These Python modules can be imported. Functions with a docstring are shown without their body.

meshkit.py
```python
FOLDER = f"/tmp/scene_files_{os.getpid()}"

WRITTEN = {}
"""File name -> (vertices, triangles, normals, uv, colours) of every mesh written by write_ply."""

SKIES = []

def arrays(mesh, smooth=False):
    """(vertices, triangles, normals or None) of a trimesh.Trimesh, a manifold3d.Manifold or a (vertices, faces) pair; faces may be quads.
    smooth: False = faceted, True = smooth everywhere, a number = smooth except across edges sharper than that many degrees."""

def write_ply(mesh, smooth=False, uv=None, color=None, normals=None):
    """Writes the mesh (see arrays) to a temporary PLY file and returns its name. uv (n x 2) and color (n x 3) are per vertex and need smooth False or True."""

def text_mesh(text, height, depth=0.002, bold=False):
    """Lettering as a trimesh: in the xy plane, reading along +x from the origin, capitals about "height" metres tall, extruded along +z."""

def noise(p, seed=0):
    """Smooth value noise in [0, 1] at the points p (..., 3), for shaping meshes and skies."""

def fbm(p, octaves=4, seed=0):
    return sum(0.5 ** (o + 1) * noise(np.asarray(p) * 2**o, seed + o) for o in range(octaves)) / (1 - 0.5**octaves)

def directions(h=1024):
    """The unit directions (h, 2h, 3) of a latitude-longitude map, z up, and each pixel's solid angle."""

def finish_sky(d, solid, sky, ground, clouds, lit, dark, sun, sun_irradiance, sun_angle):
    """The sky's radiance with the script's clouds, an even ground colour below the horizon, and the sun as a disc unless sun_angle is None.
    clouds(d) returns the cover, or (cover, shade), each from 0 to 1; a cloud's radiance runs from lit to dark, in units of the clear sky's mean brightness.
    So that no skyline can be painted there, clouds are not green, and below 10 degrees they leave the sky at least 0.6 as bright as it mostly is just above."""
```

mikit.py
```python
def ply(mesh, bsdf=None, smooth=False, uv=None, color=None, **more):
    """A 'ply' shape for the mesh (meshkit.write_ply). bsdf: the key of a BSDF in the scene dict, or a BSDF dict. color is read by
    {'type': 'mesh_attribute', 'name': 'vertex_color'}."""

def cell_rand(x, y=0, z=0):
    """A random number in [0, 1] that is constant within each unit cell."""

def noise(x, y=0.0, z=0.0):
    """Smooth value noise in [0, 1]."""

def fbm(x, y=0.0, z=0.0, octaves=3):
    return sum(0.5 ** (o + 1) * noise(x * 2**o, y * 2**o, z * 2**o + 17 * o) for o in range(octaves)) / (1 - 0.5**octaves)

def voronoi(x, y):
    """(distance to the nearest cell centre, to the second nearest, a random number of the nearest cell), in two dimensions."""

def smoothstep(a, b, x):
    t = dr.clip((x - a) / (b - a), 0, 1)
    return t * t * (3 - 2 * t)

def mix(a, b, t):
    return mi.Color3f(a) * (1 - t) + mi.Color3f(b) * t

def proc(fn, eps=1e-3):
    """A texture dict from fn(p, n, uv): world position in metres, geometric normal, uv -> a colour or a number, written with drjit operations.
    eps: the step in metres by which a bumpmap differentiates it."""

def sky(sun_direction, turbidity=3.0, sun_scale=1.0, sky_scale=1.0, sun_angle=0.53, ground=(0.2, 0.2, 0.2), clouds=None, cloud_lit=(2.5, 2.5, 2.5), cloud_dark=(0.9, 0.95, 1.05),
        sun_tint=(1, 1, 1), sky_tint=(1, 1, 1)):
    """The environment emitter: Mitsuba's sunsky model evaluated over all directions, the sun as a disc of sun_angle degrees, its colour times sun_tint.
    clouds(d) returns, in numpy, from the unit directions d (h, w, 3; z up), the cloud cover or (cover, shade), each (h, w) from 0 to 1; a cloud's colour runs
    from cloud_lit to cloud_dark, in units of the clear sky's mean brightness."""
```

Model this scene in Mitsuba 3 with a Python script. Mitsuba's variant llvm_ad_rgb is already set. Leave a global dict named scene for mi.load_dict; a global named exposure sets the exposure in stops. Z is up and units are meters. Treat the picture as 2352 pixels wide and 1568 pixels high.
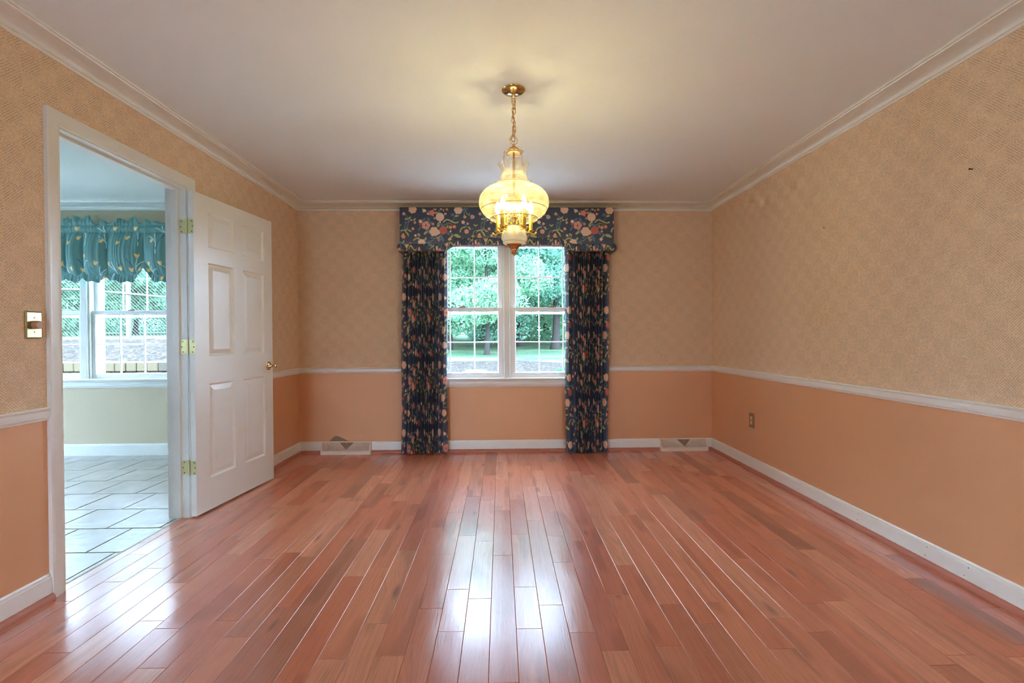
import math, random
import numpy as np, trimesh, manifold3d as m3
import mitsuba as mi, drjit as dr
import mikit, meshkit
from shapely.geometry import Polygon
T = mi.ScalarTransform4f
rng = np.random.default_rng(7)
PI = math.pi
XL, XR, YB, YR, H = -1.971, 2.101, 4.729, -1.0, 2.44      # dining room
XK, KW = -6.2, -2.091                                      # kitchen: far side, its side of the shared wall
scene, labels = {}, {}

# ---------------------------------------------------------------- camera, sky, exposure
YAW, PITCH, ROLL, FPX, HC = 0.0233, -0.0105, -0.0048, 1102.85, 1.1334
def ray(u, v):
    u, v = u - 1176, v - 784
    c, s = math.cos(ROLL), math.sin(ROLL)
    u, v = u*c + v*s, -u*s + v*c
    X, Y, Z = u/FPX, 1.0, -v/FPX
    c, s = math.cos(PITCH), math.sin(PITCH)
    Y, Z = Y*c - Z*s, Y*s + Z*c
    c, s = math.cos(YAW), math.sin(YAW)
    return np.array([X*c + Y*s, -X*s + Y*c, Z])
_f, _u = ray(1176, 784), ray(1176, 783) - ray(1176, 784)
scene['camera'] = {'type': 'perspective', 'fov': 2*math.degrees(math.atan(1176/FPX)), 'fov_axis': 'x', 'near_clip': 0.02, 'far_clip': 400.0,
    'to_world': T().look_at([0, 0, HC], [float(_f[0]), float(_f[1]), float(HC + _f[2])], [float(x) for x in _u])}
def overcast(d):
    n = meshkit.fbm(d*np.array([3., 3., 5.]) + 4.0, 4, 3)
    return np.ones(d.shape[:2]), np.clip((n - .35)*1.6, 0, 1)
SKY = 14.0/0.0937
scene['sky'] = mikit.sky([0.2, -0.5, 0.85], turbidity=4.0, sun_scale=0.0, sky_scale=1.0, ground=(0.28, 0.30, 0.29), clouds=overcast,
    cloud_lit=(0.73*SKY, 1.01*SKY, 1.36*SKY), cloud_dark=(0.61*SKY, 0.87*SKY, 1.20*SKY))
BULB = 215.0
exposure = 0.28

# ---------------------------------------------------------------- helpers
def lin(r, g, b):
    f = lambda c: c/12.92 if c <= 0.04045 else ((c + 0.055)/1.055)**2.4
    return [f(r/255), f(g/255), f(b/255)]
def rgb(c): return {'type': 'rgb', 'value': [float(x) for x in c]}
def key(name):
    if name not in labels and name not in scene: return name
    k = 1
    while f'{name}_{k:03d}' in labels or f'{name}_{k:03d}' in scene: k += 1
    return f'{name}_{k:03d}'
def thing(name, label, category, group=None):
    k = key(name); labels[k] = {'label': label, 'category': category}
    if group: labels[k]['group'] = group
    return k
def struct(name, label=None):
    labels[name] = {'kind': 'structure'}
    if label: labels[name]['label'] = label
    return name
def put(k, mesh, bsdf, smooth=False, **kw):
    scene[k] = mikit.ply(mesh, bsdf, smooth=smooth, **kw); return k
def part(parent, name, mesh, bsdf, smooth=False, label=None, kind=None, **kw):
    k = key(parent + '__' + name); put(k, mesh, bsdf, smooth, **kw)
    if label or kind:
        labels[k] = {}
        if label: labels[k]['label'] = label
        if kind: labels[k]['kind'] = kind
    return k
def box(x0, x1, y0, y1, z0, z1):
    m = trimesh.creation.box((x1-x0, y1-y0, z1-z0)); m.apply_translation(((x0+x1)/2, (y0+y1)/2, (z0+z1)/2)); return m
_CB = None
def cbox(x0, x1, y0, y1, z0, z1, c=0.002):
    """box with all edges chamfered"""
    c = min(c, (x1-x0)/2.5, (y1-y0)/2.5, (z1-z0)/2.5)
    lo, hi = np.array([x0, y0, z0]), np.array([x1, y1, z1]); pts = []
    for s in np.ndindex(2, 2, 2):
        p = np.where(np.array(s) == 0, lo, hi); q = np.where(np.array(s) == 0, 1, -1)*c
        for a in range(3):
            w = p + q; w[a] = p[a]; pts.append(w)
    return trimesh.convex.convex_hull(np.array(pts))
def cat(*ms):
    out = []
    for m in ms: out += list(m) if isinstance(m, (list, tuple)) else [m]
    return trimesh.util.concatenate(out)
def mf(mesh): return m3.Manifold(m3.Mesh(np.asarray(mesh.vertices, np.float32), np.asarray(mesh.faces, np.uint32)))
def cut(mesh, *holes):
    a = mf(mesh)
    for h in holes: a = a - mf(h)
    o = a.to_mesh(); return trimesh.Trimesh(o.vert_properties[:, :3], o.tri_verts, process=False)
def prism(prof, origin, along, A, B, length):
    """closed 2-D profile (a, b) swept straight: origin + a*A + b*B, along 'along'"""
    p = Polygon(prof)
    if not p.exterior.is_ccw: prof = prof[::-1]
    m = trimesh.creation.extrude_polygon(Polygon(prof), length, engine='earcut')
    v = m.vertices; A, B, along = map(np.asarray, (A, B, along))
    w = np.asarray(origin) + v[:, :1]*A + v[:, 1:2]*B + v[:, 2:3]*along
    m = trimesh.Trimesh(w, m.faces, process=False)
    if np.dot(np.cross(A, B), along) < 0: m.invert()
    return m
def loop_trim(prof, x0, x1, y0, y1, zf, closed=True):
    """profile (p out from the wall, z) swept round the inside of a rectangle with mitred corners"""
    n = len(prof); v = []
    for cx, cy, sx, sy in ((x0, y0, 1, 1), (x1, y0, -1, 1), (x1, y1, -1, -1), (x0, y1, 1, -1)):
        for p, z in prof: v.append((cx + sx*p, cy + sy*p, zf(z)))
    f = []
    for c in range(4):
        d = (c+1) % 4
        for i in range(n):
            j = (i+1) % n
            f += [(c*n+i, d*n+i, d*n+j), (c*n+i, d*n+j, c*n+j)]
    m = trimesh.Trimesh(v, f, process=False); m.fix_normals() if False else None
    if m.volume < 0: m.invert()
    return m
def lathe(prof, n=40, at=(0, 0, 0)):
    """open or closed profile (r, z) turned about z"""
    prof = np.array(prof, float); k = len(prof); a = np.arange(n)*2*PI/n
    v = np.stack([np.outer(np.cos(a), prof[:, 0]), np.outer(np.sin(a), prof[:, 0]), np.tile(prof[:, 1], (n, 1))], -1).reshape(-1, 3)
    f = []
    for i in range(n):
        j = (i+1) % n
        for t in range(k-1):
            a0, a1, b0, b1 = i*k+t, i*k+t+1, j*k+t, j*k+t+1
            f += [(a0, b0, b1), (a0, b1, a1)]
    m = trimesh.Trimesh(v + np.array(at), f, process=False); m.merge_vertices(); m.update_faces(m.nondegenerate_faces())
    if prof[0, 1] > prof[-1, 1]: m.invert()
    return m
def tube(pts, r, sides=8, closed=False):
    p = np.asarray(pts, float); n = len(p)
    t = np.gradient(p, axis=0) if not closed else (np.roll(p, -1, 0) - np.roll(p, 1, 0))
    t /= np.linalg.norm(t, axis=1, keepdims=True) + 1e-12
    r = np.broadcast_to(np.asarray(r, float), (n,))
    up = np.array([0, 0, 1.]) if abs(t[0][2]) < .9 else np.array([1., 0, 0])
    a = np.cross(t[0], up); a /= np.linalg.norm(a); v = []; ang = np.arange(sides)*2*PI/sides
    for i in range(n):
        a = a - t[i]*np.dot(a, t[i]); a /= np.linalg.norm(a); b = np.cross(t[i], a)
        v.append(p[i] + r[i]*(np.cos(ang)[:, None]*a + np.sin(ang)[:, None]*b))
    v = np.vstack(v); f = []
    for i in range(n if closed else n-1):
        j = (i+1) % n
        for s in range(sides):
            q = (s+1) % sides
            f += [(i*sides+s, i*sides+q, j*sides+q), (i*sides+s, j*sides+q, j*sides+s)]
    if not closed:
        v = np.vstack([v, p[:1], p[-1:]]); c0, c1 = n*sides, n*sides+1
        for s in range(sides):
            q = (s+1) % sides
            f += [(c0, q, s), (c1, (n-1)*sides+s, (n-1)*sides+q)]
    m = trimesh.Trimesh(v, f, process=False)
    return m
def ball(c, r, n=2): return trimesh.creation.icosphere(n, r).apply_translation(c)
def grid_mesh(P):
    """P (rows, cols, 3) -> mesh and the flat vertex order"""
    r, c = P.shape[:2]; i, j = np.meshgrid(np.arange(r-1), np.arange(c-1), indexing='ij'); a = (i*c + j).ravel()
    f = np.vstack([np.stack([a, a+1, a+c+1], 1), np.stack([a, a+c+1, a+c], 1)])
    return trimesh.Trimesh(P.reshape(-1, 3), f, process=False)
def spline(pts, n):
    from scipy.interpolate import CubicSpline
    pts = np.asarray(pts, float); d = np.r_[0, np.cumsum(np.linalg.norm(np.diff(pts, axis=0), axis=1))]
    return CubicSpline(d, pts)(np.linspace(0, d[-1], n))

# ---------------------------------------------------------------- materials
def two(b): return {'type': 'twosided', 'bsdf': b}
def paint(c, rough=0.5, spec=0.4): return two({'type': 'principled', 'base_color': rgb(c), 'roughness': rough, 'specular': spec})
def diffuse(c): return two({'type': 'diffuse', 'reflectance': rgb(c)})
WHITE = (0.77, 0.80, 0.775)
scene['trim_paint'] = paint(WHITE, 0.32, 0.5)
scene['vinyl'] = paint((0.82, 0.83, 0.83), 0.35, 0.5)
scene['ceiling_paint'] = diffuse((0.77, 0.81, 0.785))
def peach_fn(p, n, uv):
    m = mikit.fbm(p.x*3 + p.y*3, p.z*3, 1.0, 3)
    return mi.Color3f(0.62, 0.312, 0.152)*(0.97 + 0.06*m)
scene['peach_paint'] = two({'type': 'principled', 'base_color': mikit.proc(peach_fn), 'roughness': 0.45, 'specular': 0.3})
scene['cream_paint'] = paint((0.49, 0.42, 0.29), 0.5, 0.3)
# herringbone diamonds of ridged cord
def cord(ay, az, s1, s2):
    a, b = ay/(2*s1), az/(2*s2)
    A, B = a + b, a - b
    fa, fb = A - dr.round(A), B - dr.round(B)
    d = 2*dr.maximum(dr.abs(fa), dr.abs(fb))
    w = d*6.5
    return 0.5 + 0.5*dr.cos(2*PI*(w - 0.5)), dr.select(dr.abs(fa) > dr.abs(fb), mi.Float(1), mi.Float(0))
def paper_pair(h, y0, z0, s1, s2):
    def get(p):
        u = (p.x if h == 'x' else p.y) - y0
        return cord(u, p.z - z0, s1, s2)
    def col(p, n, uv):
        r, side = get(p)
        fl = mikit.noise(p.x*260 + p.y*260, p.z*260)
        u_ = (p.x if h == 'x' else p.y)
        r = dr.clip(r + 0.55*(mikit.noise(u_*120, p.z*120, 7.0) - 0.5), 0, 1)
        c = mikit.mix((0.62, 0.44, 0.28), (0.825, 0.61, 0.405), mikit.smoothstep(0.0, 0.5, r))  # grooves painted darker, as shade between the ridges
        return c*(0.88 + 0.24*fl)*(0.965 + 0.055*side)  # alternate triangles lighter: relief shading put into the colour
    def bump(p, n, uv):
        r, side = get(p)
        return r*0.0022
    return col, bump
for nm, args in dict(right=('y', 1.951, 2.316, .0825, .0803), left=('y', 2.036, 1.040, .0805, .0803), back=('x', -0.13, 1.19, .0815, .0803), rear=('x', 0, 1.19, .0815, .0803)).items():
    c_, b_ = paper_pair(*args)
    scene['wallpaper_' + nm] = two({'type': 'bumpmap', 'arbitrary': mikit.proc(b_, eps=6e-4), 'scale': 1.0,
        'bsdf': {'type': 'principled', 'base_color': mikit.proc(c_), 'roughness': 0.55, 'specular': 0.25}})
# hardwood: uv.x = plank number + place across, uv.y = metres along the grain
def wood_fn(p, n, uv):
    k = dr.floor(uv.x); a = (uv.x - k - 0.5)*0.1; l = uv.y
    r1, r2, r3 = mikit.cell_rand(k, 1), mikit.cell_rand(k, 2), mikit.cell_rand(k, 3)
    base = mikit.mix((0.345, 0.096, 0.047), (0.42, 0.145, 0.074), r1)
    base = mikit.mix(base, (0.25, 0.088, 0.050), mikit.smoothstep(0.82, 0.97, r2)*0.8)
    base = mikit.mix(base, (0.475, 0.195, 0.108), mikit.smoothstep(0.50, 0.95, r3)*0.8)
    off = r2*37 + k*3.1
    warp = mikit.noise(a*14 + off, l*2.3 + off)*0.055 + mikit.noise(a*40 + off, l*7)*0.008
    rings = mikit.noise((a + warp)*330, l*1.1 + off, r1*9)
    fine = mikit.noise(a*1500, l*16 + off, 3.0)
    cath = mikit.smoothstep(0.45, 0.62, mikit.noise((a*1.2 + warp*1.6)*260 + off, l*0.7 + off))
    field = a*46 + 2.6*mikit.noise(a*16 + off, l*1.5 + off, 5.0) + 0.25*mikit.noise(a*90, l*9, r1*7)
    line = 1 - mikit.smoothstep(0.05, 0.20, dr.abs(field*3.2 - dr.floor(field*3.2) - 0.5))
    fleck = mikit.smoothstep(0.64, 0.78, mikit.noise(a*700 + off, l*9 + off, 2.0))
    g = 0.745 - 0.13*line*mikit.smoothstep(0.25, 0.6, r1) - 0.10*fleck + 0.10*rings + 0.17*fine - 0.15*cath*r3
    c = base*(g + 0.22)
    # knots
    f1, f2, w = mikit.voronoi(a*9 + off*1.7, l*2.4 + off)
    kn = (1 - mikit.smoothstep(0.0, 0.13 + 0.1*r3, f1))*mikit.smoothstep(0.80, 0.84, w)
    c = mikit.mix(c, (0.12, 0.055, 0.04), kn*0.6)
    blot = mikit.smoothstep(0.60, 0.85, mikit.noise(a*22 + off, l*3.2 + off*2))
    return mikit.mix(c, c*mi.Color3f(0.62, 0.60, 0.62), blot*0.5)
def wood_bump(p, n, uv):
    return mikit.noise(p.x*14, p.y*5)*0.0011 + mikit.noise(uv.x*60, uv.y*14)*0.00010
scene['hardwood'] = {'type': 'bumpmap', 'arbitrary': mikit.proc(wood_bump, eps=2e-3), 'scale': 1.0,
    'bsdf': {'type': 'principled', 'base_color': mikit.proc(wood_fn), 'roughness': 0.235, 'eta': 1.85, 'clearcoat': 0.5, 'clearcoat_gloss': 0.8}}
scene['hardwood'] = two(scene['hardwood'])
scene['dark_gap'] = diffuse((0.10, 0.045, 0.03))
scene['oak_trim'] = paint((0.34, 0.105, 0.055), 0.45, 0.3)
def tile_fn(p, n, uv):
    k = dr.floor(uv.x)
    m = mikit.fbm(p.x*9 + k, p.y*9, k, 4)
    c = mikit.mix((0.29, 0.28, 0.255), (0.40, 0.385, 0.35), m)
    return c*(0.95 + 0.1*mikit.cell_rand(k, 5))
scene['tile'] = two({'type': 'bumpmap', 'arbitrary': mikit.proc(lambda p, n, uv: mikit.fbm(p.x*30, p.y*30, 0.0, 3)*0.0011, eps=2e-3), 'scale': 1.0,
    'bsdf': {'type': 'principled', 'base_color': mikit.proc(tile_fn), 'roughness': 0.26, 'specular': 0.8}})
scene['grout'] = diffuse((0.20, 0.19, 0.16))
scene['brass'] = two({'type': 'roughconductor', 'alpha': 0.045, 'eta': rgb((0.44, 0.53, 1.09)), 'k': rgb((3.7, 2.8, 1.95)), 'specular_reflectance': rgb((0.95, 0.86, 0.70))})
scene['switch_brass'] = two({'type': 'roughconductor', 'alpha': 0.09, 'eta': rgb((0.44, 0.53, 1.09)), 'k': rgb((3.7, 2.8, 1.95)), 'specular_reflectance': rgb((0.42, 0.42, 0.36))})
scene['antique_brass'] = two({'type': 'roughconductor', 'alpha': 0.22, 'eta': rgb((0.44, 0.6, 1.2)), 'k': rgb((3.2, 2.4, 1.9)), 'specular_reflectance': rgb((0.78, 0.52, 0.34))})
scene['hinge_brass'] = two({'type': 'principled', 'base_color': rgb((0.62, 0.55, 0.27)), 'metallic': 0.75, 'roughness': 0.35})
scene['strip_metal'] = paint((0.30, 0.27, 0.19), 0.35)
scene['dark_metal'] = paint((0.03, 0.028, 0.02), 0.4)
scene['glass'] = {'type': 'thindielectric', 'int_ior': 1.5}
def frost_fn(p, n, uv):
    return (0.042 + 0.055*mikit.smoothstep(.3, .75, mikit.fbm(p.x*24, p.y*24, p.z*36, 3))) + 0.14*mikit.smoothstep(1.93, 1.965, p.z)
scene['frosted_glass'] = {'type': 'blendbsdf', 'weight': mikit.proc(frost_fn), 'clear': {'type': 'thindielectric', 'int_ior': 1.5, 'specular_transmittance': rgb((0.97, 0.93, 0.80))},
    'milky': {'type': 'principledthin', 'base_color': rgb((0.97, 0.90, 0.62)), 'roughness': 0.4, 'diff_trans': 1.3, 'spec_trans': 0.0, 'eta': 1.5}}
scene['milk_glass'] = {'type': 'blendbsdf', 'weight': 0.42, 'clear': {'type': 'thindielectric', 'int_ior': 1.5, 'specular_transmittance': rgb((0.97, 0.95, 0.88))},
    'milky': {'type': 'principledthin', 'base_color': rgb((0.93, 0.92, 0.80)), 'roughness': 0.4, 'diff_trans': 0.9, 'spec_trans': 0.0, 'eta': 1.5}}
scene['candle_brass'] = two({'type': 'principled', 'base_color': rgb((0.80, 0.55, 0.12)), 'metallic': 0.85, 'roughness': 0.22})
def fabric(rough=0.42): return two({'type': 'principled', 'base_color': {'type': 'mesh_attribute', 'name': 'vertex_color'}, 'roughness': rough, 'specular': 0.45, 'sheen': 0.15})
scene['chintz'] = fabric(0.32)
scene['cotton'] = fabric(0.7)
scene['piping_cloth'] = paint((0.13, 0.10, 0.09), 0.5)
scene['ivory'] = paint((0.66, 0.50, 0.36), 0.4)
scene['bronze_plate'] = paint((0.23, 0.105, 0.05), 0.45)
scene['knob_wood'] = paint((0.42, 0.22, 0.12), 0.4)
scene['register_paint'] = paint((0.74, 0.66, 0.56), 0.45)
scene['register_dark'] = paint((0.17, 0.11, 0.075), 0.6)
scene['stain'] = diffuse((0.23, 0.135, 0.085))
scene['bulb_glass'] = diffuse((0.9, 0.85, 0.7))

# ---------------------------------------------------------------- shell
XLo = -2.031                                              # middle of the shared wall
DY0, DY1, DZ = 2.199, 3.064, 2.070                        # clear opening between the jambs
DOOR_HOLE = (-3, 0, DY0-0.02, DY1+0.02, -0.2, DZ+0.02)
WX0, WX1, WZ0, WZ1 = -0.825, 0.945, 0.700, 2.085          # dining window hole
KX0, KX1, KZ0, KZ1 = -4.865, -3.165, 0.722, 2.110         # kitchen window hole
KVX0, KVX1 = -4.865, -3.165
SY0, SY1 = 2.80, 4.10  # unseen kitchen door, placed to light the right wall through the doorway
QX0, QX1, QZ0, QZ1 = -5.6, -4.7, 0.9, 2.1  # unseen kitchen rear window, placed to light the kitchen
GX, GZ0, GZ1 = ((-1.93, -1.24), (1.42, 2.06)), 0.12, 2.1       # unseen rear sidelights, placed to light the back wall
struct('ceiling', 'white painted ceiling'); put('ceiling', box(XK-.2, XR+.2, YR-.2, YB+.16, H, H+.12), 'ceiling_paint')
struct('wall_back', 'peach painted back wall with the window')
put('wall_back', cut(box(XLo, XR+.14, YB, YB+.15, -0.2, H), box(WX0, WX1, YB-1, YB+1, WZ0, WZ1)), 'peach_paint')
struct('wall_right', 'peach painted right wall'); put('wall_right', box(XR, XR+.14, YR-.14, YB, -0.2, H), 'peach_paint')
struct('wall_left', 'peach painted left wall with the doorway'); put('wall_left', cut(box(XLo, XL, YR-.14, YB, -0.2, H), box(*DOOR_HOLE)), 'peach_paint')
struct('wall_rear', 'peach painted wall behind the viewer'); put('wall_rear', cut(box(XLo, XR, YR-.14, YR, -0.2, H), *[box(a, b, YR-1, YR+1, GZ0 if a < 0 else 0.95, GZ1) for a, b in GX]), 'peach_paint')
struct('wall_kitchen_right', 'cream kitchen side of the shared wall'); put('wall_kitchen_right', cut(box(KW, XLo, YR-.14, YB, -0.2, H), box(*DOOR_HOLE)), 'cream_paint')
struct('wall_kitchen_back', 'cream kitchen wall under and around its window')
put('wall_kitchen_back', cut(box(XK-.14, XLo, YB, YB+.15, -0.2, H), box(KX0, KX1, YB-1, YB+1, KZ0, KZ1)), 'cream_paint')
struct('wall_kitchen_left', 'cream far side wall of the kitchen'); put('wall_kitchen_left', cut(box(XK-.14, XK, YR-.14, YB, -0.2, H), box(XK-1, XK+1, SY0, SY1, -0.01, 2.1)), 'cream_paint')
struct('wall_kitchen_rear', 'cream rear wall of the kitchen'); put('wall_kitchen_rear', cut(box(XK, XLo, YR-.14, YR, -0.2, H), box(QX0, QX1, YR-1, YR+1, QZ0, QZ1)), 'cream_paint')
# wallpaper above the chair rail
RT = 0.834
e = 0.0015
part('wall_right', 'wallpaper', box(XR-e, XR+.001, YR, YB, RT-.03, H-.05), 'wallpaper_right', label='tan ridged wallpaper of concentric diamonds')
part('wall_left', 'wallpaper', cut(box(XL-.001, XL+e, YR, YB, RT-.03, H-.05), box(-3, 0, 2.14, 3.12, -1, 2.11)), 'wallpaper_left', label='tan ridged wallpaper of concentric diamonds')
part('wall_back', 'wallpaper', cut(box(XL, XR, YB-e, YB+.001, RT-.03, H-.05), box(WX0-.03, WX1+.03, 0, 9, 0.5, WZ1+.03)), 'wallpaper_back', label='tan ridged wallpaper of concentric diamonds')
part('wall_rear', 'wallpaper', cut(box(XL, XR, YR-.001, YR+e, RT-.03, H-.05), *[box(a, b, YR-1, YR+1, GZ0 if a < 0 else 0.95, GZ1) for a, b in GX]), 'wallpaper_rear')
st = [(-1.682, .115), (-1.640, .158), (-1.628, .165), (-1.612, .168), (-1.592, .164), (-1.566, .152), (-1.530, .134), (-1.494, .115)]
part('wall_back', 'patch', prism(st, (0, YB, 0), (0, -1, 0), (1, 0, 0), (0, 0, 1), 0.002), 'stain', label='grey-brown peaked patch above the left floor register')

# floors
struct('floor', 'reddish brown hardwood plank floor')
put('floor', box(-2.018, XR+.02, YR, YB+.02, -0.06, -0.0115), 'dark_gap')
PW, PX0 = 0.1007, -0.0465
known = {-3: [2.00, 2.5, 3.1], -2: [1.84, 2.15, 2.73, 3.4, 4.1], -1: [2.07, 2.65, 3.32, 3.92], 0: [1.56, 2.48, 3.12, 3.8], 1: [1.85, 2.16, 2.74, 3.32, 4.0], 2: [2.01, 2.94, 3.62, 4.2],
         3: [1.82, 2.39, 2.71, 3.38, 4.05], 4: [1.71, 2.64, 3.5], 5: [2.08, 2.86, 3.7], 6: [1.73, 2.35, 3.18, 4.0], 7: [2.0, 3.0, 3.9]}
planks = []
for k in range(-20, 22):
    xa, xb = PX0 + PW*k, PX0 + PW*(k+1)
    xa, xb = max(xa, -2.016), min(xb, XR)
    if xb - xa < 0.01: continue
    js = known.get(k)
    if not js:
        js = [1.45 + rng.uniform(0, .6)]
        while js[-1] < 4.1: js.append(js[-1] + rng.choice([.45, .55, .62, .7, .85, 1.0, 1.15]) + rng.uniform(-.05, .05))
        js = [j for j in js if j < 4.45]
    front = [j for j in np.arange(js[0] - 0.7, YR, -0.8)]
    edges = [YR] + sorted(front) + js + [YB]
    for a, b in zip(edges[:-1], edges[1:]): planks.append((xa, xb, a, b))
def plank_mesh(x0, x1, y0, y1, idx, top=0.0):
    g, c = 0.0004, 0.0011
    X0, X1, Y0, Y1 = x0+g, x1-g, y0+g, y1-g
    zt = top + rng.uniform(-.0002, .0002); t = rng.normal(0, .0009, 2)
    def ring(d, z):
        return [(X0+d, Y0+d, z), (X1-d, Y0+d, z), (X1-d, Y1-d, z), (X0+d, Y1-d, z)]
    v = np.array(ring(0, -0.012) + ring(0, zt - c*.7) + ring(c, zt))
    v[4:, 2] += (v[4:, 0] - (x0+x1)/2)*t[0]*.8
    f = []
    for a in (0, 4):
        for i in range(4):
            j = (i+1) % 4; f += [(a+i, a+j, a+4+j), (a+i, a+4+j, a+4+i)]
    f += [(8, 9, 10), (8, 10, 11)]
    # own vertices for the top so that its normals stay flat
    m = trimesh.Trimesh(v, f, process=False)
    uv = np.stack([idx + 0.5 + (v[:, 0] - (x0+x1)/2)/PW*0.9, v[:, 1]], 1)
    return m, uv
vis = [q for q in planks if q[3] > 1.42]
vis.sort(key=lambda q: -((q[1]-q[0])*(min(q[3], YB)-max(q[2], 1.42))/max(max(q[2], 1.42), .5)**3))
rest = [q for q in planks if q[3] <= 1.42] + vis[300:]
for n_, q in enumerate(vis[:300]):
    m, uv = plank_mesh(*q, idx=n_)
    part('floor', 'plank', m, 'hardwood', uv=uv)
ms, us, o_ = [], [], 0
for n_, q in enumerate(rest):
    m, uv = plank_mesh(*q, idx=400+n_); ms.append(m); us.append(uv)
part('floor', 'far_planks', trimesh.util.concatenate(ms), 'hardwood', uv=np.vstack(us), kind='stuff')
struct('floor_kitchen', 'pale square tile floor of the kitchen in running bond')
put('floor_kitchen', box(XK, -2.018, YR, YB+.02, -0.06, -0.004), 'grout')
TS, nT = 0.3255, 0
tile_rest, tile_ruv = [], []
for r in range(-11, 8):
    y0 = 2.258 + TS*r; y1 = min(y0 + TS, YB)
    y0 = max(y0, YR)
    if y1 <= YR + .01: continue
    off = -2.205 if r % 2 else -2.361
    for c in range(-1, 15):
        x1 = off - 0.314*(c-1) ; x0 = x1 - 0.314
        x1 = min(x1, -2.020); x0 = max(x0, XK)
        if x1 - x0 < .012: continue
        g = .0028; nT += 1
        m = cbox(x0+g, x1-g, y0+g, y1-g, -.010, rng.uniform(-.0006, .0004), .0022)
        uv = np.tile([nT + .5, 0.5], (len(m.vertices), 1))
        if y1 > 1.9 and x1 > -4.6 and x1 > -1.25*y1: part('floor_kitchen', 'tile', m, 'tile', uv=uv)
        else: tile_rest.append(m); tile_ruv.append(uv)
part('floor_kitchen', 'far_tiles', trimesh.util.concatenate(tile_rest), 'tile', uv=np.vstack(tile_ruv), kind='stuff')
struct('trim_1', 'thin metal threshold strip between hardwood and tile'); put('trim_1', cbox(-2.022, -2.010, DY0, DY1, -.006, .0015, .001), 'strip_metal')

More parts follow.
